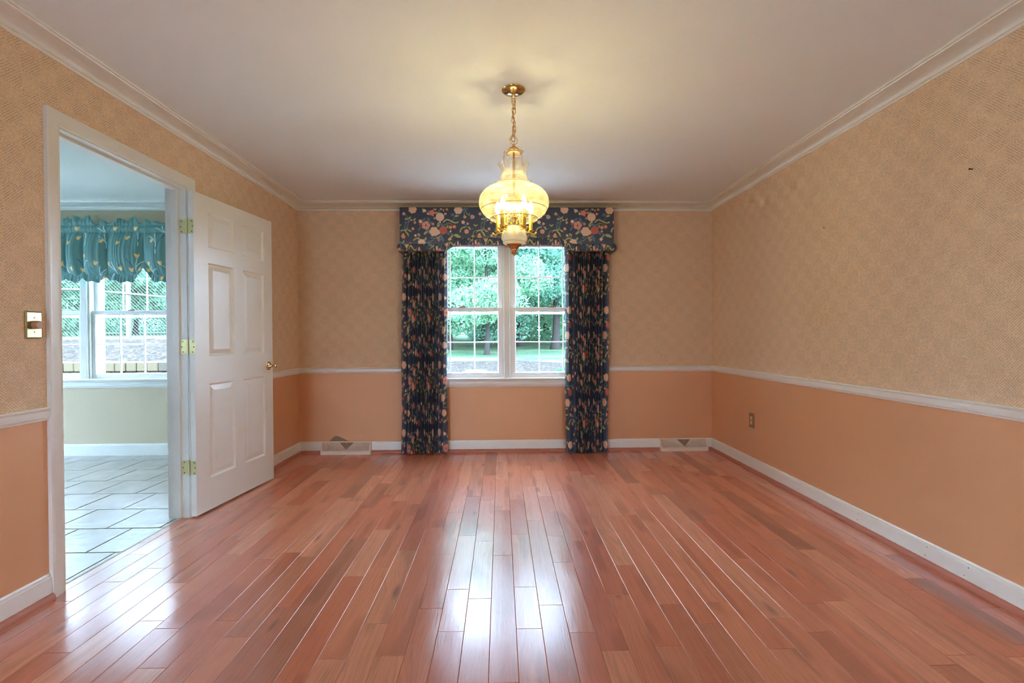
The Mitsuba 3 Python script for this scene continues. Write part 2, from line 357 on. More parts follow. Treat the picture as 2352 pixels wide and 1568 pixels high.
# crown, chair rail, baseboard, shoe
def crown_prof(sc=1.0):
    b = H - 2.3645
    pr = [(0, b), (.010, b), (.012, b-.003), (.013, b-.010), (.018, b-.012)]
    for t in np.linspace(0.05, 1, 9):
        pr.append((.018 + .058*(1-math.cos(t*PI/2)) , b-.012 - (b-.030)*math.sin(t*PI/2)))
    pr += [(.080, .017), (.083, .012), (.094, .011), (.096, .008), (.096, -.001), (0, -.001)]
    return pr
struct('trim_2', 'white crown moulding round the dining room'); put('trim_2', loop_trim(crown_prof(), XL, XR, YR, YB, lambda d: H - d), 'trim_paint', 25)
struct('trim_3', 'white crown moulding round the kitchen'); put('trim_3', loop_trim(crown_prof(), XK, KW, YR, YB, lambda d: H - d), 'trim_paint', 25)
rail = [(0, .780), (.006, .780), (.008, .788), (.013, .792), (.015, .797), (.015, .822), (.018, .826), (.020, .832), (.018, .836), (0, .836)]
base = [(0, .0), (.013, .0), (.013, .092), (.011, .098), (.009, .100), (.008, .108), (.004, .114), (0, .1145)]
shoe = [(.012, 0), (.030, 0), (.0295, .008), (.027, .016), (.0225, .023), (.018, .027), (.012, .028)]
def run(prof, side, a, b):
    if side == 'L': return prism(prof, (XL, a, 0), (0, 1, 0), (1, 0, 0), (0, 0, 1), b-a)
    if side == 'R': return prism(prof, (XR, a, 0), (0, 1, 0), (-1, 0, 0), (0, 0, 1), b-a)
    if side == 'B': return prism(prof, (a, YB, 0), (1, 0, 0), (0, -1, 0), (0, 0, 1), b-a)
    if side == 'KB': return prism(prof, (a, YB, 0), (1, 0, 0), (0, -1, 0), (0, 0, 1), b-a)
    if side == 'KR': return prism(prof, (KW, a, 0), (0, 1, 0), (-1, 0, 0), (0, 0, 1), b-a)
    if side == 'Z': return prism(prof, (a, YR, 0), (1, 0, 0), (0, 1, 0), (0, 0, 1), b-a)
CA, CB = 2.126, 3.137                                      # outer edges of the door casing
CWX0, CWX1 = -0.86, 0.98
VX = [(-1.745, -1.268), (1.570, 2.035)]                    # registers in the back baseboard
struct('trim_4', 'white chair rail along the walls')
put('trim_4', cat(run(rail, 'L', YR, CA), run(rail, 'L', CB, YB), run(rail, 'B', XL, CWX0), run(rail, 'B', CWX1, XR), run(rail, 'R', YR, YB)), 'trim_paint', 25)
struct('baseboard_left'); put('baseboard_left', cat(run(base, 'L', YR, CA), run(base, 'L', CB, YB)), 'trim_paint', 25)
struct('baseboard_right'); put('baseboard_right', run(base, 'R', YR, YB), 'trim_paint', 25)
struct('baseboard_back'); put('baseboard_back', cat(run(base, 'B', XL, VX[0][0]+.004), run(base, 'B', VX[0][1]-.004, VX[1][0]+.004), run(base, 'B', VX[1][1]-.004, XR)), 'trim_paint', 25)
struct('baseboard_rear'); put('baseboard_rear', run(base, 'Z', XL, XR), 'trim_paint', 25)
struct('baseboard_kitchen'); put('baseboard_kitchen', cat(run(base, 'KB', XK, KW), run(base, 'KR', YR, CA), run(base, 'KR', CB, YB)), 'trim_paint', 25)
struct('trim_5', 'stained wood shoe moulding along the floor')
put('trim_5', cat(run(shoe, 'L', YR, CA), run(shoe, 'L', CB, YB), run(shoe, 'B', XL, VX[0][0]), run(shoe, 'B', VX[0][1], VX[1][0]), run(shoe, 'B', VX[1][1], XR), run(shoe, 'R', YR, YB)), 'oak_trim', 25)
for i in range(3):
    y = (2.12, 2.72, 3.62)[i]
# nail holes in the right baseboard
for y, z in ((2.09, .088), (2.11, .044), (2.30, .09), (2.31, .046), (2.75, .086), (2.76, .05), (3.3, .09), (3.32, .05)):
    part('baseboard_right', 'nail_hole', trimesh.creation.cylinder(.0022, .002, sections=8, transform=trimesh.transformations.rotation_matrix(PI/2, [0, 1, 0])).apply_translation((XR-.0132, y, z)), 'dark_metal')

# door casing (both sides of the wall), jambs, stops
def casing_prof(w):   # (across from the opening, out of the wall)
    return [(0, 0), (0, .010), (.006, .012), (.010, .011), (.020, .013), (.040, .016), (.052, .018), (.060, .019), (w, .017), (w, 0)]
def casing(xw, sx, y0, y1, zt, w):
    pr = casing_prof(w)
    ms = [prism(pr, (xw, y0, 0), (0, 0, 1), (0, -1, 0), (sx, 0, 0), zt+w), prism(pr, (xw, y1, 0), (0, 0, 1), (0, 1, 0), (sx, 0, 0), zt+w)]
    # mitre
    out = []
    for m, yy, s in ((ms[0], y0, -1), (ms[1], y1, 1)):
        v = m.vertices.copy(); topm = v[:, 2] > zt; v[topm, 2] = zt + np.abs(v[topm, 1]-yy); m.vertices = v; out.append(m)
    h = prism(pr, (xw, y0-w, zt), (0, 1, 0), (0, 0, 1), (sx, 0, 0), y1-y0+2*w)
    v = h.vertices.copy(); d = v[:, 2]-zt
    lo, hi = v[:, 1] < (y0+y1)/2, v[:, 1] >= (y0+y1)/2
    v[lo, 1] = y0 - d[lo]; v[hi, 1] = y1 + d[hi]; h.vertices = v
    return cat(out, h)
struct('trim_6', 'white door casing on the dining room side'); put('trim_6', casing(XL, 1, DY0-.005, DY1+.005, DZ+.005, .067), 'trim_paint', 25)
struct('trim_7', 'white door casing on the kitchen side'); put('trim_7', casing(KW, -1, DY0-.005, DY1+.005, DZ+.005, .067), 'trim_paint', 25)
struct('trim_8', 'white door jamb with stop and strike plate')
jx0, jx1 = KW-.003, XL+.003
put('trim_8', cat(box(jx0, jx1, DY0-.02, DY0, 0, DZ), box(jx0, jx1, DY1, DY1+.02, 0, DZ), box(jx0, jx1, DY0-.02, DY1+.02, DZ, DZ+.02),
    cbox(-2.055, -2.012, DY0, DY0+.012, 0, DZ, .002), cbox(-2.055, -2.012, DY1-.012, DY1, 0, DZ, .002), cbox(-2.055, -2.012, DY0+.012, DY1-.012, DZ-.012, DZ, .002)), 'trim_paint')
part('trim_8', 'strike_plate', cbox(-2.002, XL+.0045, DY0, DY0+.0025, .895, .952, .001), 'antique_brass', label='dark brass strike plate')
# hinges' frame leaves belong to the door

# ---------------------------------------------------------------- six-panel door
DW, DT = 0.826, 0.035
A0 = np.array([-1.914, 3.049]); dd = np.array([.115, .9934]); nn = np.array([.9934, -.115])
def door_place(m):
    v = m.vertices; w = np.empty_like(v)
    w[:, :2] = A0 + v[:, :1]*dd - v[:, 1:2]*nn; w[:, 2] = v[:, 2]
    m = trimesh.Trimesh(w, m.faces, process=False)
    if m.volume < 0: m.invert()
    return m
struct('door_1', 'white six-panel door swung open against the left wall')
Z0, Z1 = 0.013, 2.052
cols, rows = [(.124, .374), (.470, .720)], [(1.722, 1.950), (1.012, 1.622), (.222, .836)]
slab = box(0, DW, 0, DT, Z0, Z1)
hs = []
for xa, xb in cols:
    for za, zb in rows:
        hs += [box(xa, xb, -.01, .0105, za, zb), box(xa, xb, DT-.0105, DT+.01, za, zb)]
fr = door_place(cut(slab, *hs))
put('door_1', fr, 'trim_paint')
def frustum(x0, x1, z0, z1, ya, yb, d):
    """from rectangle at y=ya to one inset by d at y=yb"""
    v = [(x0, ya, z0), (x1, ya, z0), (x1, ya, z1), (x0, ya, z1), (x0+d, yb, z0+d), (x1-d, yb, z0+d), (x1-d, yb, z1-d), (x0+d, yb, z1-d)]
    return trimesh.convex.convex_hull(np.array(v))
for xa, xb in cols:
    for za, zb in rows:
        ms = []
        # sticking bead round the panel, then the raised field
        for (p, q, r, s) in ((xa, xb, za, za+.012), (xa, xb, zb-.012, zb), (xa, xa+.012, za, zb), (xb-.012, xb, za, zb)):
            pass
        bead = [(0, 0.0015), (.004, .0035), (.010, .0085), (.012, .0105), (0, .0105)]
        n = len(bead); v = []
        for cx, cz, sx, sz in ((xa, za, 1, 1), (xb, za, -1, 1), (xb, zb, -1, -1), (xa, zb, 1, -1)):
            for a, y in bead: v.append((cx+sx*a, y, cz+sz*a))
        f = []
        for c in range(4):
            d_ = (c+1) % 4
            for i in range(n):
                j = (i+1) % n; f += [(c*n+i, d_*n+i, d_*n+j), (c*n+i, d_*n+j, c*n+j)]
        ms.append(door_place(trimesh.Trimesh(v, f, process=False)))
        ms.append(door_place(frustum(xa+.016, xb-.016, za+.016, zb-.016, .0105, .0025, .030)))
        ms.append(door_place(frustum(xa+.016, xb-.016, za+.016, zb-.016, DT-.0105, DT-.0025, .030)))
        part('door_1', 'panel', cat(ms), 'trim_paint')
def rplate(w, h, t, r=.010):
    """rounded on the outer (+x) side, in the x-z plane, thickness along y from 0 to t"""
    pts = [(0, 0), (w-r, 0)] + [(w-r + r*math.sin(a), r - r*math.cos(a)) for a in np.linspace(.2, PI/2, 5)] + [(w-r + r*math.cos(a), h-r + r*math.sin(a)) for a in np.linspace(.0, PI/2, 6)] + [(0, h)]
    return pts
for zc in (1.831, 1.078, 0.318):
    h_ = .089; z0 = zc - h_/2; pr = rplate(.036, h_, .0015)
    # frame leaf on the jamb (faces the opening), door leaf on the door's hinge edge, barrel between
    k = key('door_1__hinge')
    leaf1 = prism([(-a, b) for a, b in pr], (-1.972, DY1+.0001, z0), (0, -1, 0), (1, 0, 0), (0, 0, 1), .0018)
    leaf2 = prism([(a, b) for a, b in pr], (0, 0, z0), (0, -1, 0), (0, 0, 0), (0, 0, 1), .0018) if False else None
    v = prism(pr, (0, 0, 0), (0, 0, 1), (1, 0, 0), (0, 1, 0), .0018)
    w = v.vertices.copy(); q = np.stack([-w[:, 2], DT - w[:, 0], z0 + w[:, 1]], 1)   # local door coords: on the edge x<0
    leaf2 = door_place(trimesh.Trimesh(q, v.faces, process=False))
    bar = cat([trimesh.creation.cylinder(.0052, h_/5 - .0008, sections=14).apply_translation((-1.9605, 3.0535, z0 + h_*(i+.5)/5)) for i in range(5)],
              [ball((-1.9605, 3.0535, z0 - .002), .0045, 1), ball((-1.9605, 3.0535, z0 + h_ + .002), .0045, 1)])
    put(k, cat(leaf1, leaf2, bar), 'hinge_brass', 30)
    labels[k] = {'label': 'brass butt hinge'}
    for sx, sz in ((.024, .012), (.030, h_/2), (.024, h_-.012)):
        part(k, 'screw', ball((-1.972 - sx, DY1-.0018, z0+sz), .0035, 1), 'dark_metal')
        c = np.array([[-.0018, DT - sx, z0+sz]]); q = np.r_[A0 + c[0, 0]*dd - c[0, 1]*nn, c[0, 2]]
        part(k, 'screw', ball(q, .0035, 1), 'dark_metal')
# lever handle
k = key('door_1__handle'); labels[k] = {'label': 'polished brass door lever'}
def on_door(x, out, z): return np.r_[A0 + x*dd + out*nn, z]
def turned(prof, x, z, n=32):
    m = lathe(prof, n); v = m.vertices.copy(); w = np.stack([x + v[:, 0], -v[:, 2], z + v[:, 1]], 1)
    return door_place(trimesh.Trimesh(w, m.faces, process=False))
put(k, turned([(0, .001), (.033, .001), (.033, .004), (.030, .008), (.022, .012), (.014, .014), (.012, .018), (.0105, .028), (.0105, .040), (0, .040)], .768, .913), 'brass', 35)
part(k, 'lever', tube(spline([on_door(.768, .036, .913), on_door(.768, .050, .913), on_door(.750, .056, .914), on_door(.715, .057, .915), on_door(.672, .054, .912)], 16), [.0105]*3 + [.0095]*9 + [.0085, .008, .0075, .006], 12), 'brass', True)
part(k, 'knob', turned([(0, .040), (.010, .042), (.014, .050), (.015, .058), (.012, .066), (0, .069)], .768, .913), 'brass', 35)

# ---------------------------------------------------------------- windows
def sash(win, name, x0, x1, z0, z1, yc, gx, gz, ncol, nrow, stile_b, horn=False, lock=False, bottom=.05, top=.035):
    """one sash as a part: frame, with muntins and panes as sub-parts. gx=(glass left, right), gz=(bottom, top)"""
    k = key(f'{win}__{name}'); t = .016
    fr = cut(cbox(x0, x1, yc-t, yc+t, z0, z1, .003), box(gx[0], gx[1], yc-1, yc+1, gz[0], gz[1]))
    lip = [box(gx[0], gx[1], yc-.010, yc-.006, gz[0]-.0, gz[0]+.004), box(gx[0], gx[1], yc-.010, yc-.006, gz[1]-.004, gz[1]), box(gx[0], gx[0]+.004, yc-.010, yc-.006, gz[0], gz[1]), box(gx[1]-.004, gx[1], yc-.010, yc-.006, gz[0], gz[1])]
    put(k, cat(fr, lip), 'vinyl')
    cw, rh, mw = (gx[1]-gx[0])/ncol, (gz[1]-gz[0])/nrow, .0058
    mp = [(-mw, .009), (-mw*.5, -.009), (mw*.5, -.009), (mw, .009)]
    for i in range(1, ncol): part(k, 'muntin', prism(mp, (gx[0]+cw*i, yc, gz[0]), (0, 0, 1), (1, 0, 0), (0, 1, 0), gz[1]-gz[0]), 'vinyl')
    for j in range(1, nrow): part(k, 'muntin', prism(mp, (gx[0], yc, gz[0]+rh*j), (1, 0, 0), (0, 0, 1), (0, 1, 0), gx[1]-gx[0]), 'vinyl')
    for j in range(nrow):
        for i in range(ncol):
            a, b = gx[0]+cw*i + (mw if i else 0)*.6, gx[0]+cw*(i+1) - (mw if i < ncol-1 else 0)*.6
            c, d = gz[0]+rh*j + (mw if j else 0)*.6, gz[0]+rh*(j+1) - (mw if j < nrow-1 else 0)*.6
            v = np.array([(a, yc+.002, c), (b, yc+.002, c), (b, yc+.002, d), (a, yc+.002, d)])
            part(k, 'pane', trimesh.Trimesh(v, [(0, 1, 2), (0, 2, 3)], process=False), 'glass')
    if lock:
        xm = (gx[0]+gx[1])/2
        part(k, 'sash_lock', cat(cbox(xm-.032, xm+.032, yc-t-.002, yc+t*.6, z1, z1+.005, .001), trimesh.creation.cylinder(.010, .008, sections=16).apply_translation((xm-.008, yc-.002, z1+.008)), cbox(xm-.012, xm+.034, yc-.014, yc-.006, z1+.005, z1+.012, .002)), 'bronze_plate', label='dark metal sash lock')
    return k
def double_hung(win, units, hole, zs, label, apron_z, caswidth=.07):
    """units: list of (glass left, glass right)"""
    struct(win, label)
    X0, X1, Za, Zb = hole
    yb = YB
    # frame: jamb liners, head, sill
    jb = [box(X0-.001, X0+.024, yb-.002, yb+.15, Za, Zb), box(X1-.024, X1+.001, yb-.002, yb+.15, Za, Zb), box(X0, X1, yb-.002, yb+.15, Zb-.022, Zb+.001), box(X0, X1, yb+.04, yb+.17, Za-.001, Za+.014)]
    put(win, cat(jb), 'vinyl')
    (a0, a1), (b0, b1) = units
    mc = (a1 + b0)/2
    mull = [box(mc-.046, mc-.030, yb+.012, yb+.15, Za, Zb-.02), box(mc+.030, mc+.046, yb+.012, yb+.15, Za, Zb-.02), box(mc-.032, mc+.032, yb+.008, yb+.14, Za, Zb-.02)]
    part(win, 'mullion', cat(cbox(mc-.030, mc+.030, yb-.006, yb+.020, Za, Zb, .004), mull), 'trim_paint')
    g0, gm0, gm1, g1 = zs          # lower glass bottom, meeting rail bottom / top, upper glass top
    for (a, b) in units:
        sash(win, 'sash', a-.040, b+.040, g0-.051, gm1-.001, yb+.052, (a, b), (g0, gm0), 3, 2, .04, lock=True)
        sash(win, 'sash', a-.040, b+.040, gm0+.004, g1+.036, yb+.088, (a, b), (gm1-.004, g1), 3, 2, .04)
        # jamb liners beside the sashes
        part(win, 'jamb_liner', cat(box(a-.058, a-.041, yb+.020, yb+.145, Za, Zb-.02), box(b+.041, b+.058, yb+.020, yb+.145, Za, Zb-.02), box(a-.041, a-.034, yb+.0695, yb+.0715, Za, Zb-.02), box(b+.034, b+.041, yb+.0695, yb+.0715, Za, Zb-.02)), 'vinyl')
        s0 = g0-.030
        storm = [box(a-.04, a+.012, yb+.128, yb+.140, s0, g1+.03), box(b-.012, b+.04, yb+.128, yb+.140, s0, g1+.03), box(a-.04, b+.04, yb+.128, yb+.140, gm0-.032, gm0-.006),
                 box(a-.04, b+.04, yb+.128, yb+.140, s0, g0+.006), box(a-.04, b+.04, yb+.128, yb+.140, g1-.006, g1+.03)]
        part(win, 'storm_frame', cat(storm), 'vinyl')
    # casing, stool, apron
    cp = casing_prof(caswidth)
    sides = cat(prism(cp, (X0+.006, yb, apron_z[1]), (0, 0, 1), (-1, 0, 0), (0, -1, 0), Zb - apron_z[1] + caswidth), prism(cp, (X1-.006, yb, apron_z[1]), (0, 0, 1), (1, 0, 0), (0, -1, 0), Zb - apron_z[1] + caswidth),
        prism(cp, (X0-.06, yb, Zb-.006), (1, 0, 0), (0, 0, 1), (0, -1, 0), X1-X0+.12))
    part(win, 'casing', sides, 'trim_paint', 25)
    st = [(-.050, -.020), (.032, -.020), (.036, -.016), (.038, -.010), (.036, -.004), (.032, 0), (-.050, 0)]
    part(win, 'stool', prism(st, (X0-.09, yb, apron_z[1]+.02), (1, 0, 0), (0, -1, 0), (0, 0, 1), X1-X0+.18), 'trim_paint', 25)
    az0, az1 = apron_z
    ap = [(0, az1), (.018, az1), (.018, az1-.012), (.014, az1-.016), (.014, az1-.030), (.017, az1-.034), (.017, az1-.048), (.012, az0+.010), (.010, az0), (0, az0)]
    part(win, 'apron', prism(ap, (X0-.06, yb, 0), (1, 0, 0), (0, -1, 0), (0, 0, 1), X1-X0+.12), 'trim_paint', 25)
double_hung('window_1', [(-.7445, -.020), (.141, .8655)], (WX0, WX1, WZ0, WZ1), (.770, 1.389, 1.424, 2.030), 'white double window with divided panes behind the floral curtains', (.637, .706))
double_hung('window_2', [(-4.790, -4.098), (-3.944, -3.252)], (KX0, KX1, KZ0, KZ1), (.783, 1.370, 1.404, 2.045), 'white double kitchen window with divided panes seen through the doorway', (.656, .722))
# kitchen window's far unit stands left of the mullion; unseen windows placed to light both rooms
def simple_window(win, plane, a, b, z0, z1, n, at, t=.03):
    ms = []
    def bx(u0, u1, za, zb, d0=-.02, d1=.02):
        return box(u0, u1, at+d0, at+d1, za, zb) if plane == 'y' else box(at+d0, at+d1, u0, u1, za, zb)
    ms += [bx(a, b, z0, z0+.06), bx(a, b, z1-.06, z1)] + [bx(a + (b-a)*i/n - .03, a + (b-a)*i/n + .03, z0, z1) for i in range(1, n)] + [bx(a, a+.05, z0, z1), bx(b-.05, b, z0, z1)]
    put(win, cat(ms), 'vinyl')
    for i in range(n):
        u0, u1 = a + (b-a)*i/n + .02, a + (b-a)*(i+1)/n - .02
        v = [(u0, at, z0+.05), (u1, at, z0+.05), (u1, at, z1-.05), (u0, at, z1-.05)] if plane == 'y' else [(at, u0, z0+.05), (at, u1, z0+.05), (at, u1, z1-.05), (at, u0, z1-.05)]
        part(win, 'pane', trimesh.Trimesh(v, [(0, 1, 2), (0, 2, 3)], process=False), 'glass')
for i_, (a_, b_) in enumerate(GX):
    struct(f'window_{3+i_}', 'unseen tall sidelight behind the viewer, placed to light the back wall'); simple_window(f'window_{3+i_}', 'y', a_, b_, GZ0 if a_ < 0 else 0.95, GZ1, 1, YR-.07)
struct('window_5', 'unseen glazed door of the kitchen, placed to light the right wall'); simple_window('window_5', 'x', SY0, SY1, 0.0, 2.1, 1, XK-.07)
struct('window_6', 'unseen window in the rear wall, placed to light the kitchen'); simple_window('window_6', 'y', QX0, QX1, QZ0, QZ1, 1, YR-.07)

# ---------------------------------------------------------------- printed fabric
class Print:
    """motifs in pattern units; evaluated at fabric points (metres) as vertex colours"""
    def __init__(self, ground, ru, rv, scale): self.g, self.ru, self.rv, self.s, self.m = ground, ru, rv, scale, []
    def add(self, fn, cx, cy, rad, col): self.m.append((fn, cx, cy, rad, col))
    def flower(self, cx, cy, r, col, col2=None, n=5, dep=.2, ph=0., core=None):
        col2 = col2 if col2 is not None else [c*.55 for c in col]
        def fn(x, y):
            d = np.hypot(x, y)/r; t = np.arctan2(y, x) + ph
            edge = 1 - dep + dep*np.abs(np.cos(n*t/2))**.7
            m = d < edge; k = np.clip((d/edge - .78)/.2, 0, 1)*.35 + .55*(np.abs(np.sin(n*t/2 + 3*d)) < .16)*(d > .3) + .45*(np.abs(np.mod(d*2.6 + .25*np.sin(2*t), 1) - .5) < .07)
            c = np.array(col)*(1 - k[:, None]) + np.array(col2)*k[:, None]
            if core is not None: c[d < .2] = core
            return m, c
        self.add(fn, cx, cy, r, None)
    def leaf(self, cx, cy, L, W, ang, col, col2=None, bend=0.):
        ca, sa = math.cos(math.radians(ang)), -math.sin(math.radians(ang)); h = L/2
        col2 = col2 if col2 is not None else [min(1, c*1.7 + .03) for c in col]
        def fn(x, y):
            u, v = x*ca + y*sa, -x*sa + y*ca
            v = v + bend*(u/h)**2*h*.5 - bend*h*.2
            w = W/2*np.sqrt(np.clip(1 - (u/h)**2, 0, 1))*(1 - .35*u/h)
            m = np.abs(v) < w; k = ((np.abs(v) < W*.07) | (np.abs(v) > w*.78))*.7
            return m, np.array(col)*(1 - k[:, None]) + np.array(col2)*k[:, None]
        self.add(fn, cx, cy, h*1.3, None)
    def stem(self, pts, w, col):
        pts = spline(pts, max(6, 5*len(pts))) if len(pts) > 2 else np.array(pts, float)
        c = (pts.min(0) + pts.max(0))/2; R = np.linalg.norm(pts - c, axis=1).max() + w; q = pts - c
        def fn(x, y):
            d = np.full(len(x), 1e9)
            for a, b in zip(q[:-1], q[1:]):
                ab = b - a; t = np.clip(((x - a[0])*ab[0] + (y - a[1])*ab[1])/(ab@ab + 1e-9), 0, 1)
                d = np.minimum(d, np.hypot(x - a[0] - t*ab[0], y - a[1] - t*ab[1]))
            return d < w/2, np.tile(np.array(col), (len(x), 1))
        self.add(fn, c[0], c[1], R, None)
    def colours(self, uv):
        out = np.tile(np.array(self.g, float), (len(uv), 1)); p = uv/self.s
        for fn, cx, cy, rad, _ in self.m:
            x, y = np.mod(p[:, 0] - cx + self.ru/2, self.ru) - self.ru/2, np.mod(p[:, 1] - cy + self.rv/2, self.rv) - self.rv/2
            i = np.nonzero((np.abs(x) < rad) & (np.abs(y) < rad))[0]
            if len(i) == 0: continue
            m, c = fn(x[i], y[i]); out[i[m]] = c[m]
        return out
NAVY = (.043, .050, .072)
TEAL, TEAL2, YG, YG2 = lin(70, 102, 118), lin(105, 140, 150), lin(150, 148, 92), lin(196, 190, 130)
CREAM, PINK, SALM, RED, ORNG, LILAC = lin(228, 196, 170), lin(214, 158, 138), lin(216, 132, 110), lin(182, 76, 66), lin(218, 142, 98), lin(180, 146, 146)
pr = Print(NAVY, 2040, 1840, 1/2834.)
W_ = 15
for pts in ([(260, 280), (330, 380), (340, 450), (270, 640), (200, 690), (110, 750)], [(1570, 350), (1500, 450)], [(1310, 570), (1430, 500), (1500, 540)], [(1440, 740), (1530, 810), (1560, 830)], [(1870, 160), (1930, 270), (2000, 310)],
            [(1830, 180), (1830, 290)], [(870, 980), (990, 950), (1050, 880)], [(2300, 500), (2270, 630)], [(2080, 900), (2100, 720), (2200, 690)], [(530, 830), (640, 900)], [(710, 70), (710, 180)], [(800, 190), (880, 180)], [(1180, 110), (1150, 200)],
            [(1800, 480), (1870, 560), (1930, 610), (2060, 650)], [(340, 450), (430, 430), (500, 400)], [(100, 980), (170, 1060)], [(1000, 300), (1030, 350)], [(60, 1450), (180, 1380), (330, 1420), (420, 1330)], [(900, 1500), (1010, 1400), (1120, 1440)], [(1500, 1600), (1620, 1500), (1760, 1540), (1860, 1440)],
            [(700, 1250), (820, 1300), (900, 1260)], [(1300, 1200), (1380, 1290), (1500, 1260)]):
    pr.stem(pts, W_, YG if len(pts) % 2 else TEAL2)
for a in [(755, 400, 120, 62, 40, TEAL), (880, 410, 130, 62, -60, TEAL), (870, 720, 170, 115, -30, TEAL), (800, 755, 140, 55, 40, YG), (1140, 540, 140, 70, 80, YG), (1240, 550, 150, 72, -20, TEAL), (1520, 270, 100, 75, 60, TEAL), (1630, 305, 120, 55, 10, YG), (1400, 770, 115, 66, -60, TEAL),
          (1210, 840, 110, 70, -40, TEAL), (1240, 925, 140, 75, -65, TEAL), (1130, 880, 130, 45, 20, YG), (970, 890, 100, 52, -10, TEAL), (790, 920, 105, 52, 75, YG), (880, 1020, 140, 48, -8, TEAL), (1490, 850, 110, 48, 50, YG), (1650, 840, 190, 78, -20, YG), (320, 800, 140, 42, -65, YG), (375, 705, 120, 42, -30, YG),
          (285, 390, 95, 52, -10, YG), (375, 355, 90, 50, 50, YG), (505, 400, 90, 46, 50, YG), (280, 480, 75, 46, 0, TEAL), (200, 690, 150, 36, 10, YG), (300, 660, 110, 28, 55, YG), (640, 640, 150, 48, 55, TEAL), (190, 1010, 140, 38, 60, YG), (1970, 640, 110, 48, -65, YG), (2060, 845, 80, 50, 20, YG), (2310, 735, 150, 40, -60, YG),
          (2110, 560, 90, 34, -50, YG), (2160, 560, 90, 34, 40, YG), (1160, 160, 130, 40, 75, TEAL), (1840, 130, 130, 70, 0, TEAL), (1880, 110, 120, 50, 10, TEAL), (1100, 225, 110, 56, -15, YG), (1275, 150, 70, 40, 80, YG), (1380, 590, 100, 40, 75, YG), (1970, 245, 60, 26, 40, YG), (1030, 130, 70, 24, -50, PINK), (1070, 130, 70, 24, 45, PINK), (640, 830, 90, 26, 70, YG),
          (180, 1330, 130, 60, 30, TEAL), (340, 1460, 140, 52, -25, YG), (460, 1290, 110, 52, 60, TEAL), (620, 1480, 130, 60, 10, TEAL), (1010, 1330, 130, 56, 60, YG), (1100, 1500, 140, 52, -30, TEAL), (1230, 1330, 120, 60, -60, TEAL), (1420, 1420, 130, 52, 30, YG), (1620, 1440, 120, 52, 70, TEAL), (1740, 1610, 140, 52, -15, YG), (1880, 1360, 120, 54, 40, TEAL), (1960, 1560, 130, 50, -50, YG),
          (300, 1640, 140, 54, 20, TEAL), (520, 1700, 120, 46, -40, YG), (780, 1660, 140, 56, 30, YG), (1000, 1720, 130, 52, -10, TEAL), (1240, 1680, 120, 50, 50, YG), (1450, 1740, 110, 48, 0, TEAL), (1640, 1250, 110, 48, -30, YG), (760, 1180, 120, 46, 15, YG), (1860, 1180, 120, 46, 30, TEAL), (1980, 1010, 110, 44, 60, YG)]:
    pr.leaf(*a)
for pts in ([(1280, 470), (1400, 410), (1500, 460), (1580, 490), (1665, 470)], [(1720, 730), (1760, 640), (1860, 605)], [(475, 955), (560, 905), (640, 940)], [(560, 1150), (680, 1110), (760, 1180)], [(1200, 1560), (1300, 1500), (1400, 1560), (1500, 1540)]):
    pr.stem(pts, 38, YG); pr.stem(pts, 12, YG2)
